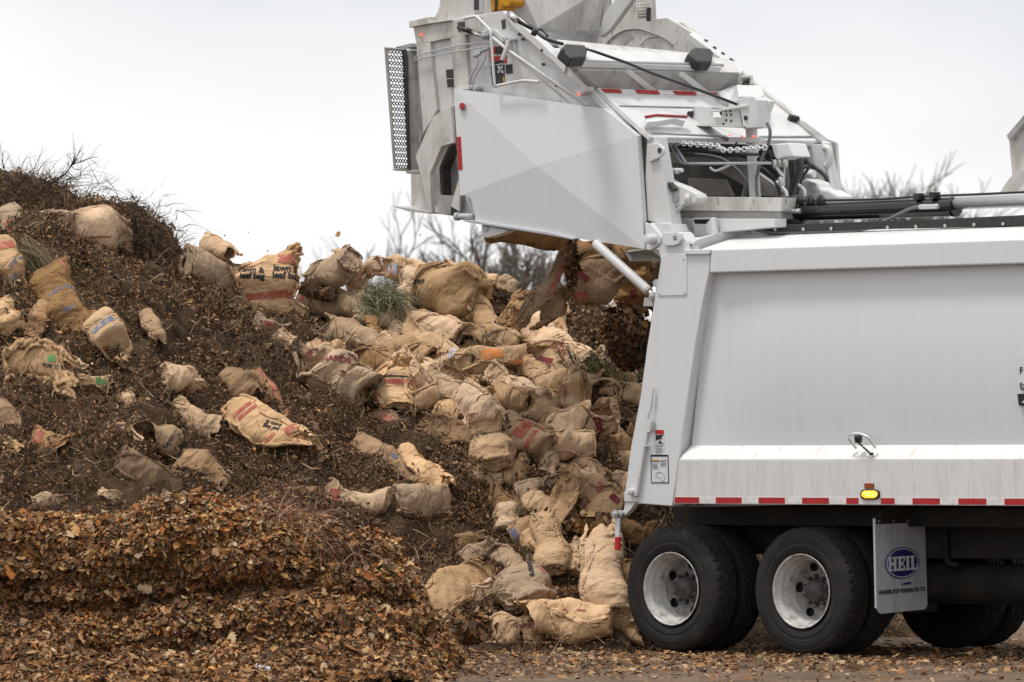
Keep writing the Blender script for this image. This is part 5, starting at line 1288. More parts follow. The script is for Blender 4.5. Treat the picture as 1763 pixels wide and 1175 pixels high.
ARCH = {}
_k = ['full'] * 15 + ['slack'] * 9 + ['flat'] * 4 + ['open'] * 2
_V, BAG_FACES, _asp = simulate_bags(_k, 5)
for _i, _kind in enumerate(_k): ARCH.setdefault(_kind, []).append((_V[_i], _asp[_i]))
ARCH['sheet'] = ARCH['flat']; USED = {}
def bag_shape(kind, L, W, seed):
    """one of the crumpled bags, stretched, bent and re-creased so that no two are alike"""
    r = np.random.default_rng(seed); lst = ARCH[kind]; u = USED.get(kind, 0); USED[kind] = u + 1
    V, asp = lst[u % len(lst)]; asp = min(max(asp, .16 if kind in ('flat', 'sheet') else .34), .80)
    P = V * np.array([L, W, W * asp]); fl = (u // len(lst)) % 4
    rev = False
    if fl & 1: P = P * np.array([1, -1, 1]); rev = True
    if fl & 2: P = P * np.array([1, 1, -1]); rev = not rev
    o = r.uniform(0, 50, 3); sc = W / .42
    P = P + .05 * sc * np.stack([pn(P * 2.4 + o), pn(P * 2.4 + o + 31), pn(P * 2.4 + o + 77)], 1)
    q = P.reshape(78, 96, 3); n = np.cross(np.gradient(q, axis=0), np.roll(q, -1, 1) - np.roll(q, 1, 1)).reshape(-1, 3); n /= np.linalg.norm(n, axis=1)[:, None] + 1e-9
    P = P + n * (folds(P / sc, r, .34) * sc)[:, None]
    ag = np.tile(np.arange(96) / 96 * 6.283, 78); rw = np.repeat(np.clip((np.arange(78) - 60) / 17, 0, 1), 96); P[:, 0] += L * rw * (.16 * pn(np.stack([np.cos(ag) * 1.5, np.sin(ag) * 1.5, 0 * ag], 1) + o) + .05 * pn(np.stack([np.cos(ag) * 6, np.sin(ag) * 6, 0 * ag], 1) + o))
    P[:, 2] += .35 * W * rw * pn(np.stack([np.cos(ag), np.sin(ag), 0 * ag], 1) * .9 + o + 9)
    x = P[:, 0] / L; P[:, 1] += r.normal(0, .05) * L * (x * x * 4 - .4)
    if kind in ('flat', 'sheet'): P[:, 2] += .5 * W * np.clip(np.cos(o[0]) * x + np.sin(o[0]) * P[:, 1] / W - .12, 0, 1) ** 1.4 * 1.6
    return P, [f[::-1] for f in BAG_FACES] if rev else BAG_FACES, W * asp

PRM = {'r': 'pred', 'm': 'pmaroon', 'k': 'pblack', 'b': 'pblue', 'o': 'porange', 'g': 'pgreen', 'p': 'ppale'}
def add_print(o, L, W, D, marks, bv):
    """ink on the paper: words and bands laid over the creased surface. marks: (what, colour, x, y, size, angle) in bag fractions"""
    for what, colr, x, y, size, ang in marks:
        if isinstance(what, str):
            vs, fs = text_geo(what, size * W, .006 * W)
        else:
            bl, bw = what; nx, ny = max(2, int(bl * L / .025)), max(2, int(bw * W / .025))
            vs = [((i / nx - .5) * bl * L, (j / ny - .5) * bw * W) for j in range(ny + 1) for i in range(nx + 1)]
            fs = [[j * (nx + 1) + i, j * (nx + 1) + i + 1, (j + 1) * (nx + 1) + i + 1, (j + 1) * (nx + 1) + i] for j in range(ny) for i in range(nx)]
        c, s = math.cos(ang), math.sin(ang); pts = []; ok = []
        for vx, vy in vs:
            px, py = x * L + vx * c - vy * s, y * W + vx * s + vy * c
            h = bv.ray_cast(Vector((px, py, 2)), Vector((0, 0, -1)))
            if h[0] is None: pts.append(Vector((px, py, 0))); ok.append(False)
            else: pts.append(h[0] + Vector((0, 0, .0045))); ok.append(h[0].z > -.1 * D)
        fs = [f for f in fs if all(ok[i] for i in f) and max((pts[f[0]] - pts[i]).length for i in f) < .09]
        if fs: build('lettering' if isinstance(what, str) else 'printed_stripe', pts, fs, M[PRM[colr]], o, smooth=True)

NBAG = 0; BAGS = []
def bag(ends, wpx, kind, label, marks=(), soiled_or_shaded=False, thick=.72, sink=.16, roll=0.0, Y=None, hitset=(0, 2), name='paper_bag', group='paper leaf bags dumped on the slope', tiltup=.8, flip=False):
    """ends: photo pixels of the bag's bottom and mouth; it lies on whatever surface is found there"""
    global NBAG
    NBAG += 1
    x1, y1, x2, y2 = ends; hs = []
    for px, py in ((x1, y1), (x2, y2)):
        if Y is not None: hs.append((at(px, py, Y), Vector((0, -.6, .5)))); continue
        h = hit(px, py, hitset); k = 0
        yy = py
        while (h is None or h[2] > 58) and k < 60: yy += 3; k += 1; h = hit(px, yy, hitset)
        hs.append((at(px, py, h[0].y) if yy == py else at(px, py, h[0].y), h[1]))
    A, B = hs[0][0], hs[1][0]
    dimg = at(x2, y2, A.y) - at(x1, y1, A.y); dep = B.y - A.y
    lim = .75 * dimg.length + .05
    B = at(x2, y2, A.y + max(-lim, min(lim, dep)))
    mid = (A + B) / 2; axis = (B - A); L = axis.length * 1.30; axis.normalize()
    sn = (hs[0][1] + hs[1][1]).normalized(); tocam = (CAMP - mid).normalized()
    ez = (sn * (1 - tiltup) + tocam * tiltup); ez = (ez - axis * ez.dot(axis)).normalized(); ey = ez.cross(axis)
    W = wpx * 1.05 / F * mid.y
    P, fs, D = bag_shape(kind, L, W, 100 + NBAG)
    o = build(name, P, fs, M['kraftdark' if soiled_or_shaded else 'kraft'], smooth=True); recalc(o)
    R = Matrix((axis, ey, ez)).transposed().to_4x4() @ Matrix.Rotation(roll, 4, 'X')
    pos = mid + sn * (D * (.5 - sink)) if Y is None else mid
    o.matrix_world = Matrix.Translation(pos) @ R
    tag(o, label, 'paper bag', group)
    BAGS.append(o)
    if marks:
        me = o.data; bv = BVHTree.FromPolygons([v.co.copy() for v in me.vertices], [tuple(p.vertices) for p in me.polygons])
        th = math.atan2(-(y2 - y1), x2 - x1)
        add_print(o, L, W, D, [(m[0], m[1], m[2], m[3], m[4], m[5] - th if isinstance(m[0], str) else m[5]) for m in marks], bv)
    return o

LB = 'lawn &\nleaf bag'
HP = math.pi / 2
# --- upper left, on the crest of the tall slope
bag((200, 402, 78, 390), 62, 'slack', 'long pale bag sprawled on the left crest, black lettering and a thin red stripe', [('STORES', 'k', .22, .12, .13, -0.5), ('2', 'k', .40, -.12, .34, -0.5), ((.30, .05), 'r', -.02, .33, 0, .1)], thick=.85)
bag((12, 376, 22, 432), 44, 'full', 'topmost bag at the left edge, pale side folded over a red patch', [((.3, .3), 'r', .15, .1, 0, .3)])
bag((8, 436, 36, 500), 52, 'full', 'bag at the left edge with red, blue and black printing under the topmost one', [('leaf bag', 'b', .1, .1, .24, 1.0), ((.14, .5), 'r', -.3, .0, 0, .0), ((.16, .3), 'b', .35, -.2, 0, .2)])
bag((82, 494, 136, 575), 72, 'full', 'large bag on the left slope edged in red with faint blue lettering', [('yard bag', 'b', -.05, .05, .20, 0.6), ((.9, .06), 'r', 0, .40, 0, .03), ('paper', 'b', .22, -.05, .14, 0.6)], soiled_or_shaded=True)
bag((160, 568, 206, 618), 56, 'full', 'bag with blue and pale printed stripes just below the large red-edged one', [((.12, .8), 'b', -.1, 0, 0, .1), ((.10, .6), 'p', .12, .1, 0, .1), ((.05, .5), 'b', .28, .0, 0, .0)])
bag((0, 532, 26, 574), 48, 'full', 'round-ended bag cut by the left edge, below the blue-lettered one', [('2', 'k', -.1, .05, .3, 0.3)])
bag((75, 535, 60, 578), 34, 'slack', 'half-buried brown bag between the left edge and the large red-edged bag', soiled_or_shaded=True)
bag((18, 640, 108, 650), 78, 'sheet', 'torn-open bag spread flat on the left slope with a corner marked green', [((.12, .14), 'g', .2, .2, 0, .2), ('FOR YARD', 'k', .26, .02, .11, -0.2)], sink=.0)
bag((85, 618, 140, 630), 30, 'sheet', 'small scrap of bag with a green mark beside the torn-open one', [((.2, .3), 'g', .25, 0, 0, .2)], sink=0)
bag((136, 660, 188, 662), 26, 'sheet', 'folded scrap of bag with a bright green patch on the left slope', [((.28, .5), 'g', .12, 0, 0, .3)], sink=0)
bag((112, 680, 128, 700), 22, 'sheet', 'curled strip of bag under the torn-open sheet', sink=0)
bag((-6, 700, 18, 752), 40, 'slack', 'brown bag cut by the left edge halfway down the slope', soiled_or_shaded=True)
bag((58, 762, 108, 776), 38, 'full', 'small grubby bag with a red patch low on the left slope', [((.2, .7), 'r', -.3, .1, 0, .1), ('bag', 'k', .05, 0, .3, -1.2)], soiled_or_shaded=True)
bag((14, 768, 30, 778), 22, 'sheet', 'small tan scrap low at the left edge', sink=0)
bag((246, 548, 268, 588), 28, 'full', 'small smooth tan bag end poking out of dark litter on the left slope')
bag((286, 660, 328, 668), 46, 'open', 'torn bag curled into a dark open loop in the middle of the left slope', soiled_or_shaded=False, tiltup=.5)
bag((300, 712, 362, 744), 44, 'full', 'crumpled pale bag lying right of the curled open loop', sink=.15)
bag((214, 686, 232, 724), 28, 'slack', 'small folded scrap of bag with a pinkish print on the left slope', [((.3, .3), 'm', .2, 0, 0, 0)])
bag((292, 770, 240, 756), 46, 'full', 'crumpled bag with its mouth gathered toward a red and blue scrap', [('LAWN', 'k', -.1, .1, .2, 0.8)], sink=.1)
bag((236, 762, 194, 734), 30, 'sheet', 'red and blue printed scrap trailing from a crumpled bag', [((.3, .3), 'b', .1, .0, 0, .1), ((.2, .3), 'r', .3, .2, 0, .1)], sink=0)
bag((216, 812, 300, 850), 58, 'slack', 'brown bag with a long folded-over flap just above the leaf bank', soiled_or_shaded=True, sink=.12)
bag((318, 800, 380, 832), 44, 'slack', 'dark greyish bag tapering to a point above the leaf bank', soiled_or_shaded=True, sink=.1)
bag((62, 868, 104, 864), 28, 'slack', 'small crumpled bag end just behind the leaf bank at left', soiled_or_shaded=False)
bag((172, 850, 195, 865), 20, 'sheet', 'narrow curled paper strip just behind the leaf bank', sink=0)
# --- crest, middle
bag((338, 452, 312, 448), 34, 'open', 'small bag on the crest whose open mouth shows dark inside', tiltup=.5)
bag((352, 428, 392, 452), 36, 'full', 'pale bag hump on the crest left of the lettered standing bag')
bag((356, 455, 410, 474), 30, 'slack', 'greenish pale bag with weeds sticking out on the crest', [((.3, .4), 'p', .0, 0, 0, 0)])
bag((322, 472, 402, 506), 62, 'slack', 'big plain bag draped over the crest left of the lettered standing bag')
bag((395, 500, 440, 508), 40, 'slack', 'folded pale paper tucked against the left foot of the lettered standing bag')
bag((462, 534, 460, 446), 104, 'full', 'tall rounded bag on the crest lettered lawn and leaf bag in black with red bands', [(LB, 'k', .08, -.30, .15, 0.02), (LB, 'k', .06, .24, .13, -0.05), ((.14, .26), 'r', .30, -.30, 0, 0), ((.12, .24), 'r', .30, .20, 0, 0), ((.10, .8), 'r', -.26, -.05, 0, .08), ((.22, .12), 'p', .16, .44, 0, .2)], sink=.3, thick=.9)
bag((600, 478, 545, 512), 66, 'open', 'bag on the crest lying with its wide mouth open on dark leaves inside', tiltup=.45, sink=.05)
bag((630, 492, 584, 452), 50, 'full', 'wrinkled bag leaning behind the wide open bag on the crest', sink=.1)
bag((648, 462, 628, 478), 26, 'open', 'small torn mouth of a bag on the crest beside the leaning wrinkled bag')
bag((745, 484, 662, 470), 36, 'full', 'long bag on the crest with a pale blue and yellow printed label', [((.3, .5), 'p', .28, 0, 0, .1), ((.06, .5), 'o', .22, .2, 0, .1), ((.2, .2), 'p', -.05, -.2, 0, .1)])
bag((634, 545, 534, 542), 50, 'full', 'plump bag lying level below the wide open bag, orange-red mark at one end', [((.08, .4), 'r', .44, -.1, 0, .1)], sink=.1)
bag((455, 535, 520, 548), 38, 'slack', 'torn bag with a dark split under the lettered standing bag')
bag((445, 556, 490, 574), 30, 'slack', 'small bag with a red smudge below the torn split bag', [((.3, .3), 'r', -.1, 0, 0, .2)])
bag((492, 596, 470, 572), 30, 'sheet', 'small white-tan paper flap on dark litter below the crest', sink=0)
bag((640, 606, 560, 570), 58, 'full', 'brown bag with a broad folded end below the plump level bag', soiled_or_shaded=False, sink=.12)
bag((655, 610, 640, 560), 36, 'slack', 'greyish bag standing on edge right of the brown folded-end bag', soiled_or_shaded=True)
bag((812, 540, 715, 520), 92, 'full', 'biggest brown bag in the middle, its square folded bottom facing right', [('NOTICE', 'k', .18, -.1, .10, -0.03)], sink=.2, thick=.85)
bag((845, 515, 770, 492), 58, 'slack', 'creased bag with small red print lying on top of the biggest brown bag', [((.1, .2), 'm', .2, .3, 0, .3)], sink=.0)
bag((842, 566, 812, 500), 44, 'full', 'pale bag flank squeezed against the right of the biggest brown bag')
bag((886, 500, 845, 490), 30, 'slack', 'wrinkled pale bag on the crest under the tailgate')
bag((782, 585, 695, 548), 52, 'full', 'rounded bag directly under the biggest brown bag', sink=.15)
bag((785, 622, 708, 574), 40, 'slack', 'flat tan bag below the rounded one, faint blue print at its end', [((.1, .5), 'p', -.38, 0, 0, .1)])
bag((712, 592, 645, 562), 34, 'slack', 'narrow pale bag on the slope left of the flat tan bag')
# --- middle of the slope
bag((600, 690, 512, 622), 84, 'full', 'large creased bag with a dark red store name across its side', [('MENARDS', 'm', .02, -.05, .17, 0.12), ((.10, .42), 'm', .34, -.05, 0, .1)], sink=.12)
bag((668, 655, 584, 620), 48, 'slack', 'slack dark-edged bag folded in half right of the large dark red lettered bag', soiled_or_shaded=True, sink=.0)
bag((612, 690, 585, 640), 50, 'full', 'whitish bag with blue top wedged beside the large dark red lettered bag', [((.14, .4), 'p', .38, 0, 0, .1), ('HOME', 'm', -.1, .0, .2, -0.6)], sink=.35)
bag((738, 658, 668, 606), 54, 'slack', 'bag with a dark red square label in the middle of the slope', [((.16, .22), 'm', -.1, .2, 0, .2)])
bag((715, 672, 690, 615), 44, 'slack', 'bent pale bag leaning above the red-striped one')
bag((690, 705, 684, 645), 72, 'full', 'bag with a single red stripe across its rounded bottom', [((.07, .9), 'r', -.10, 0, 0, -.1), ((.025, .9), 'k', -.02, 0, 0, -.1)], sink=.1)
bag((728, 690, 832, 672), 44, 'full', 'long pale bag with a dark red label pointing right in mid-slope', [((.06, .6), 'm', .12, 0, 0, .05), ((.05, .4), 'm', .38, .1, 0, .05), ('LAWN', 'k', -.1, 0, .15, 1.57)])
bag((826, 650, 772, 658), 26, 'slack', 'small pale bag with a greenish edge above the long dark red labelled bag', [((.15, .5), 'p', .4, 0, 0, 0)])
bag((882, 598, 806, 576), 40, 'slack', 'bag with hand-sized black lettering lying just below the crest', [('Home', 'k', -.02, -.05, .30, 0.35), ((.08, .2), 'r', -.25, .3, 0, 0)])
bag((988, 634, 912, 576), 62, 'full', 'bag with red and black letters along its side, brown flap hanging at its mouth', [('We\nLOVE', 'r', -.18, .08, .22, -1.1), ('Compost', 'k', -.32, .0, .15, -1.1)], sink=.1)
bag((905, 560, 900, 602), 44, 'sheet', 'dark brown paper flap standing up left of the red and black lettered bag', soiled_or_shaded=True, sink=-.3)
bag((800, 640, 925, 622), 46, 'full', 'bag printed with an orange blot and an orange line', [((.22, .42), 'o', -.12, .18, 0, .1), ((.16, .12), 'o', .16, -.22, 0, .1), ('leaf', 'k', -.32, .1, .2, 1.2)], sink=.05)
bag((950, 640, 900, 612), 42, 'slack', 'torn bag with a rounded red-bordered panel beside the orange-printed bag', [((.3, .5), 'm', -.25, .1, 0, .3)])
bag((925, 700, 855, 660), 50, 'slack', 'pale bag with a brown stained flap below the orange-printed bag')
bag((905, 700, 848, 686), 46, 'full', 'plain tan bag wedged under the brown stained flap')
bag((885, 672, 925, 698), 36, 'slack', 'dark crumpled wet bag between two pale ones in mid-slope', soiled_or_shaded=True)
bag((935, 672, 1000, 664), 46, 'full', 'yellowish smooth bag above the upright wrinkled one')
bag((982, 715, 1008, 655), 46, 'slack', 'upright wrinkled bag with a gathered neck', sink=0)
bag((960, 630, 1000, 668), 20, 'sheet', 'dark narrow fold of bag behind the yellowish smooth bag', soiled_or_shaded=True, sink=0)
bag((1112, 690, 1034, 678), 42, 'full', 'bag with dark blotches and a small red mark beside the truck corner post', [((.1, .3), 'm', -.22, -.2, 0, .1)])
bag((800, 700, 870, 748), 56, 'slack', 'yellowish upper half of a long wrinkled bag running down the slope', sink=0)
bag((930, 782, 855, 738), 60, 'full', 'long wrinkled bag running downhill, black lettering beside a big red print', [(LB, 'k', .12, 0, .19, -1.2), ((.16, .6), 'r', -.14, -.1, 0, .1), ((.06, .8), 'r', -.32, .0, 0, .1), ((.1, .3), 'r', .4, .2, 0, .1)], sink=0)
bag((840, 800, 828, 742), 66, 'slack', 'ragged bag hanging below the long wrinkled one, lettered FOR GRASS AND', [('FOR GRASS\nAND', 'k', .1, .0, .13, 3.2)], sink=.05)
bag((800, 760, 812, 728), 34, 'slack', 'brown torn flap left of the ragged lettered bag')
bag((1008, 776, 936, 772), 50, 'full', 'plump creased bag with a red corner in the lower slope', [((.12, .4), 'r', .42, -.2, 0, .2)], sink=.1)
bag((974, 738, 908, 708), 48, 'full', 'plain creased bag with one large flat face left of the dark red labelled bag')
bag((964, 766, 1032, 740), 58, 'full', 'round-shouldered bag with a dark red label and small black print', [((.09, .65), 'm', .2, 0, 0, .15), ('YARD WASTE', 'k', .0, .0, .09, 1.1)], sink=.1)
bag((908, 768, 942, 742), 36, 'slack', 'small torn bag between the long lettered bag and the flat-faced one')
bag((1030, 745, 1084, 774), 32, 'slack', 'crushed bag with a red edge lying beside the truck post', [((.5, .14), 'm', 0, .2, 0, .1)])
bag((1040, 700, 1046, 735), 40, 'slack', 'leaf-spotted crumpled bag near the truck post above the crushed red-edged one')
bag((1095, 738, 1078, 720), 28, 'slack', 'small orange-brown bag end beside the truck post', soiled_or_shaded=True)
bag((1088, 806, 1018, 796), 40, 'full', 'bag with a reddish fold line near the foot of the truck post', [((.4, .06), 'r', .1, .3, 0, .1)])
bag((1084, 838, 1030, 830), 34, 'slack', 'flattened bag under the reddish-folded one')
bag((994, 798, 1040, 828), 28, 'slack', 'narrow dark pleated bag in the lower slope', soiled_or_shaded=True)
bag((895, 850, 958, 834), 30, 'slack', 'pale strip of bag with a curling dark underside')
bag((940, 805, 985, 820), 26, 'sheet', 'small torn printed scrap below the plump red-cornered bag', [('LEAF', 'k', 0, 0, .25, 0.1)], sink=0)
bag((936, 886, 900, 862), 38, 'full', 'small pleated bag left of the big hooded one')
bag((1048, 885, 970, 850), 74, 'full', 'big hooded bag with blotted red and black printing low on the slope', [((.10, .22), 'r', -.1, -.25, 0, .1), ('LAWN BAG', 'k', -.3, .1, .11, -0.8)], sink=.1)
bag((1020, 908, 1092, 838), 38, 'slack', 'long yellowish bag slanting up against the truck post', [((.08, .5), 'm', -.1, 0, 0, .1)], sink=-.1)
bag((700, 520, 720, 470), 48, 'full', 'small upright bag just behind the biggest brown bag on the crest')
bag((560, 640, 535, 606), 40, 'slack', 'pale bag mouth showing above the large dark red lettered bag')
bag((760, 640, 700, 630), 40, 'slack', 'pale crumpled bag left of the orange-printed one')
bag((790, 690, 742, 650), 36, 'slack', 'thin bag tucked over the long pale dark red labelled bag')
bag((960, 700, 915, 720), 40, 'full', 'plain bag between the flat-faced one and the yellowish smooth one')
bag((870, 830, 905, 800), 34, 'slack', 'half-buried pale bag below the long lettered bag')
bag((1000, 830, 960, 815), 40, 'full', 'plain full bag behind the big hooded one')
bag((1075, 780, 1040, 752), 38, 'full', 'small full bag beside the truck post over the crushed red-edged one')
bag((1080, 870, 1050, 850), 40, 'slack', 'crumpled bag between the big hooded one and the truck post')
bag((930, 950, 900, 915), 40, 'slack', 'torn bag above the yellowish pleated one at the slope foot')
bag((880, 640, 850, 610), 34, 'slack', 'loose paper flap on top of the orange-printed bag')
bag((1085, 660, 1040, 645), 34, 'slack', 'pale bag half hidden by dark green weeds beside the truck post')
bag((670, 560, 620, 550), 36, 'full', 'plain bag at the right end of the plump level bag')
bag((590, 605, 556, 600), 30, 'slack', 'small flap of paper between the brown folded-end bag and the dark red lettered one')
FILL = random.Random(77); _n = 0
while _n < 34:      # flattened bags between the larger ones, all alike
    x, y = FILL.uniform(520, 1085), FILL.uniform(540, 900)
    if x < 640 + (y - 600) * .75 or x > 1100 - (y - 520) * .10: continue
    a_ = FILL.gauss(.5, .8); l_ = FILL.uniform(24, 36); _n += 1
    bag((x + l_ * math.cos(a_), y + l_ * math.sin(a_), x - l_ * math.cos(a_), y - l_ * math.sin(a_)), FILL.uniform(34, 52), FILL.choice(['flat', 'slack', 'slack', 'flat', 'full']), 'unmarked crumpled tan bag half buried among the larger bags of the central cascade', soiled_or_shaded=FILL.random() < .3, sink=.42, group='unmarked bags filling the cascade')
# --- lower slope and foot
bag((468, 868, 568, 850), 26, 'slack', 'flattened brown bag strip behind the reddish vine tangle', soiled_or_shaded=True)
bag((655, 872, 578, 854), 44, 'slack', 'bag with a bright red torn corner low on the slope', [((.14, .5), 'r', .36, .1, 0, .2)])
bag((628, 775, 700, 830), 44, 'slack', 'dark slack bag with a blue speck in the lower slope', [((.08, .15), 'b', .1, .2, 0, 0)], soiled_or_shaded=True)
bag((702, 800, 762, 850), 52, 'slack', 'pleated bag with a long stiff flap pointing down', soiled_or_shaded=False, sink=.0)
bag((648, 720, 690, 745), 30, 'slack', 'dark red marked bag half buried in the lower slope', [((.3, .3), 'r', 0, .1, 0, 0)], soiled_or_shaded=True)
bag((690, 880, 755, 876), 56, 'full', 'rounded grey-tan bag sitting alone low on the slope', sink=.1)
bag((415, 728, 508, 782), 64, 'full', 'bag with red stripes and black lettering lying alone in the middle of the slope', [('leaf bag\nlawn &', 'k', .08, .05, .17, 2.9), ((.05, .6), 'r', -.32, 0, 0, -.3), ((.04, .6), 'r', -.24, 0, 0, -.3), ((.10, .34), 'r', .28, .22, 0, -.2), ((.06, .4), 'r', .16, -.3, 0, -.2), ((.03, .6), 'r', .42, .0, 0, -.2)], sink=.12)
bag((392, 660, 432, 690), 50, 'full', 'half-buried brown bag left of a red-edged strip', soiled_or_shaded=True)
bag((440, 655, 486, 722), 34, 'slack', 'strip of bag with a long red edge on the dark litter', [((.9, .25), 'r', 0, .3, 0, 0)], soiled_or_shaded=True)
bag((535, 768, 556, 792), 28, 'sheet', 'small folded tan scrap right of the red-striped bag', sink=0)
bag((742, 1060, 832, 990), 70, 'slack', 'slack brown bag folded like a trough at the foot of the slope', soiled_or_shaded=False, sink=-.1)
bag((800, 975, 835, 940), 32, 'slack', 'twisted pale mouth of a bag above the trough-shaped one')
bag((838, 1020, 760, 1062), 36, 'sheet', 'torn flap with an orange mark beside the trough-shaped bag', [((.2, .3), 'r', .1, 0, 0, .1)], sink=-.3)
bag((730, 1060, 760, 1092), 34, 'sheet', 'brown torn tail of paper at the foot of the slope, leftmost on the dirt', soiled_or_shaded=True, sink=-.2)
bag((900, 1062, 872, 1000), 88, 'full', 'upright crumpled bag lettered Hardware at the foot of the slope', [('Hardware', 'k', .12, -.22, .17, -1.3), ((.10, .10), 'r', -.05, -.4, 0, 0)], sink=-.05)
bag((845, 1098, 915, 1098), 52, 'slack', 'folded bag with faint print under the Hardware bag', [('YARD', 'm', .2, 0, .2, 0.2)], sink=-.1)
bag((1034, 1102, 908, 1096), 62, 'full', 'pale rounded bag nearest the camera on the dirt with a small red ring', [('O', 'r', -.02, -.22, .22, 0), ((.1, .05), 'r', -.2, -.28, 0, 0)], sink=-.1, thick=.8)
bag((1010, 1066, 1096, 1104), 58, 'full', 'bag on the dirt tucked against the rear wheel', sink=-.1)
bag((960, 990, 944, 918), 54, 'full', 'yellowish pleated bag at the foot of the slope holding leaves', sink=-.1)
bag((1035, 1060, 1022, 948), 76, 'full', 'tall brown bag slumped upright just left of the rear wheel', sink=-.05)
bag((985, 985, 1000, 940), 42, 'slack', 'narrow pale bag leaning on the tall brown bag by the wheel', sink=-.1)
bag((890, 992, 845, 960), 40, 'slack', 'crumpled light bag behind the Hardware bag', sink=0)
bag((790, 942, 826, 930), 30, 'slack', 'grey-tan crushed bag with a stick beside it at the slope foot', soiled_or_shaded=True)
bag((885, 928, 938, 904), 34, 'slack', 'bag with a blue printed end low on the slope', [((.14, .6), 'b', -.36, 0, 0, .1)])
bag((950, 922, 985, 868), 36, 'sheet', 'stiff torn paper flap pointing up below the big hooded bag', sink=-.3)
bag((705, 1020, 740, 1052), 40, 'slack', 'small bag with an orange edge at the end of the leaf bank', [((.5, .2), 'o', 0, .3, 0, 0)], sink=-.1)
bag((1060, 915, 1110, 930), 40, 'slack', 'brown paper wedged between the truck post and the rear wheel', soiled_or_shaded=True)
bag((1078, 990, 1090, 1060), 40, 'slack', 'brown bag squeezed flat against the rear tyre', soiled_or_shaded=True, sink=-.1)
# --- spilling out of the tailgate
GR = 'paper bags tumbling out of the tailgate'  # dark paper below puts the shade under the tailgate into the bag colour
bag((975, 418, 860, 400), 36, 'full', 'brown bag bulging out under the near edge of the raised tailgate', Y=52.0, soiled_or_shaded=True, group=GR)
bag((1045, 432, 985, 445), 66, 'full', 'dark bag hanging from the tailgate above the falling torn one', Y=52.5, soiled_or_shaded=True, group=GR)
bag((1100, 438, 1035, 470), 60, 'slack', 'dark bag wedged behind the tailgate strut', Y=52.9, soiled_or_shaded=True, group=GR)
bag((1050, 460, 938, 528), 70, 'slack', 'torn bag falling from the tailgate with a red and blue printed edge', [((.10, .42), 'r', .05, .25, 0, .9), ((.05, .3), 'b', .12, .36, 0, .9), ((.06, .35), 'm', -.1, -.1, 0, .3)], Y=51.9, soiled_or_shaded=True, group=GR)
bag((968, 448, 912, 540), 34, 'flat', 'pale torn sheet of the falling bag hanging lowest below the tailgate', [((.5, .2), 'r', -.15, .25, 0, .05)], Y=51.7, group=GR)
bag((1085, 470, 1085, 530), 54, 'full', 'dark bag dropping between the tailgate strut and the truck body', [((.2, .2), 'm', .1, .1, 0, .2)], Y=52.9, soiled_or_shaded=True, group=GR)
bag((1120, 450, 1105, 520), 40, 'slack', 'dark crumpled bag dropping right beside the truck corner post', Y=53.2, soiled_or_shaded=True, group=GR)
# bits of leaf that have landed on the bags and against their lower edges
PP, NN = [], []
for o in BAGS:
    R = np.array(o.matrix_world.to_3x3()); t0 = np.array(o.matrix_world.translation); k = len(o.data.polygons)
    c = np.zeros(k * 3); o.data.polygons.foreach_get('center', c); nn = np.zeros(k * 3); o.data.polygons.foreach_get('normal', nn)
    c = c.reshape(-1, 3) @ R.T + t0; nn = nn.reshape(-1, 3) @ R.T
    low = np.clip((c[:, 2].max() - c[:, 2]) / (np.ptp(c[:, 2]) + 1e-6), 0, 1)
    w = np.clip(nn[:, 2] + .15, 0, 1) * (.02 + low ** 3) * (nn[:, 1] < .3) * np.clip(fbm(c * 5, 2) + .25, 0, 1)
    if w.sum() > 0:
        i = rg.choice(k, 12, p=w / w.sum()); PP.append(c[i] + nn[i] * .008); NN.append(nn[i])
PP = np.concatenate(PP); leaf_field('leaf_litter', PP, np.concatenate(NN), .030, {'dark': .62, 'mid': .3, 'light': .08}, 'flecks of dead leaf stuck to the paper bags', False, .4, rg, .5)

# ------------------------------------------------------------------ clods, tufts, branches on the heap
def hitp(px, py, lift=0.0, which=(0, 2)):
    h = hit(px, py, which); yy = py
    while h is None or h[2] > 58: yy += 3; h = hit(px, yy, which)
    return at(px, py, h[0].y - lift)
GREEN = [(.15, .15, .085), (.21, .21, .12), (.28, .27, .17), (.09, .095, .05), (.34, .32, .22)]
WEED = [(.045, .055, .02), (.08, .09, .035), (.03, .035, .015), (.14, .13, .06)]
PINE = [(.20, .16, .09), (.12, .12, .055), (.27, .21, .13), (.16, .10, .06)]
ROSE = [(.28, .135, .10), (.36, .20, .15), (.19, .09, .065), (.36, .24, .17), (.12, .06, .04)]
DARKT = [(.05, .033, .022), (.10, .068, .042), (.03, .02, .014), (.16, .11, .07)]
strands('grass_clump', hitp(652, 514, .55), (.6, -.2, .0), 1100, .22, (.12, .08, .065), .003, GREEN, rg, .35, 'mown hay-like clump of grey-green grass on the crest between two bags', 'grass clump', None, None, .8)
strands('pine_tuft', hitp(45, 425, .2), (.55, -.3, -.6), 300, .42, (.05, .05, .05), .003, PINE, rg, .2, 'fan of dry pine needles hanging below the left crest', 'plant clump', None, None, .32)
strands('vine_tangle', at(478, 900, 46.95), (.2, -.1, .35), 900, .26, (.17, .12, .06), .003, ROSE, rg, .5, 'tangle of reddish dry vines on the end of the leaf bank', 'plant clump', None, None, 1.0)
strands('vine_tangle', at(560, 940, 46.9), (.6, -.1, -.1), 420, .34, (.14, .1, .05), .003, ROSE + DARKT, rg, .5, 'thinner straggle of dry vines sloping down right of the reddish tangle', 'plant clump', None, None, .9)
strands('weed_clump', hitp(1050, 640, .1), (0, -.3, .5), 1100, .2, (.22, .2, .09), .0042, WEED, rg, .5, 'dark green weeds in a low patch beside the truck corner post', 'plant clump', None, None, 1.0)
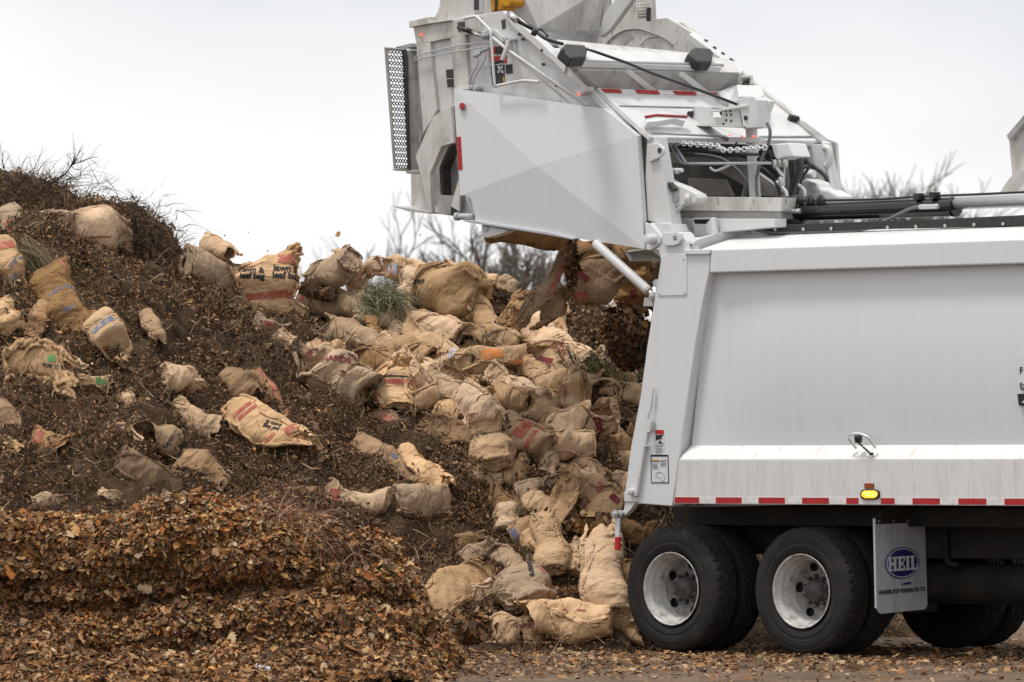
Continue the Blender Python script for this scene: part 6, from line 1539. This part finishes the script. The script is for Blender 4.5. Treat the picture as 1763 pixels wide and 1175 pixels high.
strands('weed_clump', hitp(748, 765, .05), (0, -.3, .5), 130, .14, (.06, .06, .04), .004, WEED, rg, .5, 'sprig of green weeds alone in the middle of the dark slope', 'plant clump', None, None, 1.0)
strands('weed_clump', hitp(372, 440, .05), (0, 0, 1), 60, .22, (.03, .03, .02), .003, GREEN, rg, .3, 'thin green weeds standing on the crest by the pale bag hump', 'plant clump', None, None, .5)
strands('root_clump', hitp(240, 395, .1), (.2, -.2, .3), 900, .22, (.15, .15, .12), .003, DARKT, rg, .5, 'ball of dark roots and turf on the left crest beside a thick stick', 'plant clump', None, None, 1.0)
strands('brush_clump', hitp(45, 328, .1), (.3, -.1, .5), 700, .32, (.28, .2, .07), .003, DARKT, rg, .3, 'heap of thin dark brush topping the left end of the slope', 'plant clump', None, None, 1.0)
strands('root_clump', hitp(440, 620, .1), (.1, -.3, -.3), 700, .24, (.28, .2, .16), .003, DARKT, rg, .5, 'dark matted stalks bulging in the middle of the slope', 'plant clump', None, None, .9)
# leaves caught in the bag mouths and the load still falling
def clump(name, c, rad, n, size, mixp, label, cat, lobed=True, group=None):
    d = rg.normal(size=(n, 3)); d /= np.linalg.norm(d, axis=1)[:, None]; rr = rg.random(n) ** .4
    p = np.array(c) + d * rr[:, None] * np.array(rad)
    o = leaf_field(name, p, d, size, mixp, label, lobed, .5, rg, .5, None, False)
    return tag(o, label, cat, group)
clump('leaf_clod', at(1082, 585, 53.0), (.20, .25, .27), 2600, .055, {'dark': .82, 'mid': .15, 'light': .03}, 'dark clod of wet leaves dropping beside the truck post', 'leaf clod')
clump('leaf_clod', at(985, 455, 51.5), (.06, .1, .24), 420, .04, {'dark': .7, 'mid': .2, 'light': .1}, 'thin stream of leaves falling past the torn bag', 'leaf clod')
clump('leaf_clod', hitp(1020, 905, .25), (.24, .16, .10), 900, .06, {'dark': .25, 'mid': .3, 'light': .15, 'gold': .3}, 'heap of yellowish leaves spilled over the bags left of the rear wheel', 'leaf clod')
clump('leaf_clod', hitp(560, 505, .32), (.10, .08, .05), 260, .05, {'dark': .7, 'mid': .2, 'light': .1}, 'dark leaves filling the mouth of the wide open bag', 'leaf clod')
clump('leaf_clod', hitp(955, 1035, .15), (.30, .2, .12), 900, .06, {'dark': .55, 'mid': .3, 'light': .1, 'gold': .05}, 'loose leaves between the Hardware bag and the tall brown bag', 'leaf clod')
clump('leaf_clod', at(1070, 560, 52.8), (.25, .2, .22), 500, .05, {'dark': .5, 'mid': .35, 'light': .15}, 'shower of dry leaves around the dropping dark clod', 'leaf clod')
clump('leaf_clod', at(800, 1085, 49.6), (.24, .2, .12), 900, .06, {'dark': .5, 'mid': .3, 'light': .15, 'gold': .05}, 'spilled leaves under the trough-shaped bag at the slope foot', 'leaf clod')
clump('leaf_clod', Vector((at(1563, 1085, 58).x, 58, .05)), (.6, .4, .10), 500, .08, {'gold': .7, 'mid': .3}, 'orange leaves glimpsed on the ground under the truck', 'leaf clod')

def stick(name, pts, r0, label, twigs=0, Y=None, cat='branch', tl=.25):
    """a branch that tapers along photo points and carries side twigs"""
    h = hitp(*pts[0], .1); y0 = h.y; b = MB(); P = smoothcurve([at(px, py, y0 - .03 * i) for i, (px, py) in enumerate(pts)], 5)
    b.tube(P, [r0 * (1 - .75 * i / (len(P) - 1)) for i in range(len(P))], 6)
    for k in range(twigs):
        i = random.randint(len(P) // 5, len(P) - 2); d = (P[i + 1] - P[i]).normalized(); q = (d + Vector((random.gauss(0, .6), random.gauss(0, .5), random.gauss(.15, .5)))).normalized(); l = tl * random.uniform(.3, 1)
        m_ = P[i] + q * l * .5 + Vector((0, 0, random.uniform(-.03, .04))); e_ = P[i] + q * l + Vector((0, 0, random.uniform(-.04, .08))); b.tube([P[i], m_, e_], [r0 * .4, r0 * .25, r0 * .12], 4)
        for j in range(2): b.tube([m_, m_ + (q + Vector((random.gauss(0, .7), random.gauss(0, .5), random.gauss(.1, .6)))).normalized() * l * .45], [r0 * .22, r0 * .1], 4)
    o = b.make(name, M['twig'], None); return tag(o, label, cat, 'branches sticking out of the slope')
stick('branch', [(48, 345), (85, 318), (112, 300), (125, 284), (145, 278)], .011, 'forked dark branch reaching right from the top of the left crest', 22)
stick('branch', [(30, 322), (42, 308), (50, 298)], .014, 'stub of thick broken stick on the left crest under the forked branch', 2)
stick('branch', [(22, 318), (8, 292), (4, 272), (9, 258)], .007, 'thin upright twig at the far left of the crest', 5)
stick('branch', [(210, 385), (222, 366), (243, 338)], .013, 'thick snapped stick leaning right above the dark root ball', 3)
stick('branch', [(207, 372), (204, 345), (200, 330), (188, 315), (178, 309)], .005, 'long bare twig curving left above the draped pale bag', 3)
stick('branch', [(172, 370), (166, 350), (160, 336)], .004, 'short bare twig left of the long curving one', 0)
stick('branch', [(280, 432), (300, 418), (312, 408)], .009, 'twiggy dark stem at the right foot of the left crest', 8, tl=.15)
stick('branch', [(60, 318), (110, 312), (150, 300), (160, 310)], .005, 'drooping twig below the forked branch on the left crest', 10)
stick('branch', [(28, 308), (30, 290), (28, 284)], .004, 'tiny upright twig above the broken stub on the left crest', 1)
stick('branch', [(520, 655), (535, 690), (548, 712)], .005, 'thin dark stem lying across the large dark red lettered bag', 0)
stick('branch', [(788, 958), (800, 944), (818, 928)], .009, 'pale stick pointing up beside the crushed bag at the slope foot', 0)
stick('branch', [(880, 560), (940, 566), (1010, 570), (1050, 572)], .016, 'long straight stick lying level below the falling torn bag', 3)
stick('branch', [(360, 330), (330, 322)], .006, 'twig', 0) if False else None

# leaves in the air
def air_leaf(px, py, s, label, Y=51.0):
    rot = Matrix.Rotation(random.uniform(0, 6.28), 3, Vector((random.gauss(0, 1), random.gauss(0, 1), random.gauss(0, 1))).normalized())
    half = [(.06, .14), (.28, .36), (.34, .20), (.60, .42), (.62, .16), (.84, .20)]; vs = [(0, 0, 0)] + [(x, y, y * .4) for x, y in half] + [(1, 0, .08)] + [(x, -y, y * .3) for x, y in half[::-1]]
    n = len(vs); vs = [rot @ (Vector(v) * s) for v in vs]; k = len(half)
    o = build('falling_leaf', vs, [list(range(0, k + 2)), [0, k + 1] + list(range(k + 2, n))], M['kraftdark'], loc=at(px, py, Y)); return tag(o, label, 'leaf', 'dead leaves in the air')
air_leaf(584, 408, .09, 'largest airborne leaf, brown and lobed, against the sky above the crest')
air_leaf(901, 462, .05, 'dark airborne leaf, upper of the pair below the tailgate bottom')
air_leaf(902, 474, .055, 'dark airborne leaf, lower of the pair below the tailgate bottom')
air_leaf(907, 488, .045, 'tan airborne leaf just below the dark pair under the tailgate')
for i, (x, y) in enumerate(((356, 397), (388, 406), (428, 402), (460, 431), (688, 388), (722, 405), (905, 432), (893, 436), (918, 448), (936, 452), (880, 440), (1100, 545))):
    air_leaf(x, y, .022, 'speck of a dead leaf drifting in the air far smaller than the others')
# litter on the dirt
def scrap(px, py, L, m, label):
    h = hit(px, py, (1, 2)); c = h[0] + Vector((0, -.02, .03)); vs = []; n = 6
    for i in range(n):
        for j in range(n): vs.append(Vector(((i / 5 - .5) * L, (j / 5 - .5) * L * .5, .25 * L * math.sin(i * 1.1 + j * .6) * .4)))
    o = build('paper_scrap', vs, [(i * n + j, (i + 1) * n + j, (i + 1) * n + j + 1, i * n + j + 1) for i in range(n - 1) for j in range(n - 1)], m, smooth=True, loc=c)
    o.rotation_euler = (1.0, .3, random.uniform(-.5, .5)); return tag(o, label, 'scrap')
scrap(452, 1158, .11, M['labelwhite'], 'small white paper scrap at the foot of the leaf bank')
scrap(710, 1142, .05, M['ppale'], 'pale blue speck of litter on the dirt right of the leaf bank')
scrap(160, 545 + 330, .08, M['pblue'], 'blue scrap of plastic on top of the leaf bank')

# ------------------------------------------------------------------ bare trees far behind
def tree(px, Y, ytop, seed, label, spread=.5, stems=1, dens=3, depth=6, r0=None, lean=0.0, cat='tree', rmin=.0085):
    rr = random.Random(seed); base = Vector((at(px, 700, Y).x, Y, -.1)); H = (PY - ytop) / F * Y + EYE
    root = empty('bare_tree', base); tag(root, label, cat, 'bare trees beyond the heap')
    tk, cr = MB(), MB(); r0 = r0 or H * .018
    def grow(p, d, l, r, lev):
        k = 4; pts = [p]; q = d.copy()
        for i in range(k):
            q = (q + Vector((rr.gauss(0, .11), rr.gauss(0, .11), rr.gauss(.03, .06)))).normalized(); pts.append(pts[-1] + q * l / k)
        mb = tk if lev < 2 else cr
        mb.tube(pts, [r * (1 - .35 * i / k) for i in range(k + 1)], 6 if lev < 2 else 3, caps=False)
        if lev >= depth: return
        nc = dens if lev else dens + 1
        for i in range(nc):
            t = rr.uniform(.45, 1) if i else 1; pp = pts[min(k, max(1, round(t * k)))]
            a = rr.uniform(0, 6.28); s = spread * rr.uniform(.5, 1.35); side = q.orthogonal().normalized(); side.rotate(Matrix.Rotation(a, 3, q))
            grow(pp, (q + side * s + Vector((0, 0, .08))).normalized(), l * rr.uniform(.58, .82), max(r * .60, rmin), lev + 1)
    for s in range(stems):
        d = Vector((lean + rr.gauss(0, .28) * (stems > 1), rr.gauss(0, .1), 1)).normalized(); grow(Vector((rr.gauss(0, .2) * (stems > 1), 0, 0)), d, H * .30, r0, 0)
    # stretch so that the crown ends at the height seen
    top = max(v.z for v in cr.v); k = H / top
    for mb in (tk, cr):
        for v in mb.v: v.z *= k; 
    tk.make('trunk', M['treebark'], root); cr.make('crown', M['treetwig'], root)
tree(812, 120, 310, 5, 'branching bare tree with several stems under the raised tailgate', .52, 3, 3, 6, .17)
tree(850, 125, 372, 8, 'bare tree leaning right behind the falling bags', .6, 2, 3, 6, .15, .5)
tree(640, 150, 368, 12, 'dense twiggy bare tree left of the tailgate', .75, 3, 4, 5, .09, rmin=.012)
tree(540, 170, 425, 15, 'faint bare tree low above the crest left of the twiggy one', .5, 2, 3, 5, .05)
tree(480, 180, 442, 18, 'faintest low bare tree above the lettered standing bag', .5, 1, 3, 5, .05)
tree(720, 160, 398, 22, 'slim pale bare tree between the twiggy tree and the branching one', .35, 1, 3, 5, .05)
tree(1470, 150, 285, 31, 'bare tree just right of the tailgate beyond the truck roof', .6, 2, 4, 5, .09, rmin=.013)
tree(1550, 150, 258, 34, 'tallest bare tree beyond the truck roof', .6, 2, 4, 5, .09, rmin=.013)
tree(1515, 155, 300, 41, 'lower bushy bare tree between the two taller ones beyond the truck roof', .7, 2, 4, 5, .09, rmin=.013)
tree(1625, 165, 305, 37, 'low bare tree at the right beyond the truck roof', .6, 2, 4, 5, .09, rmin=.013)
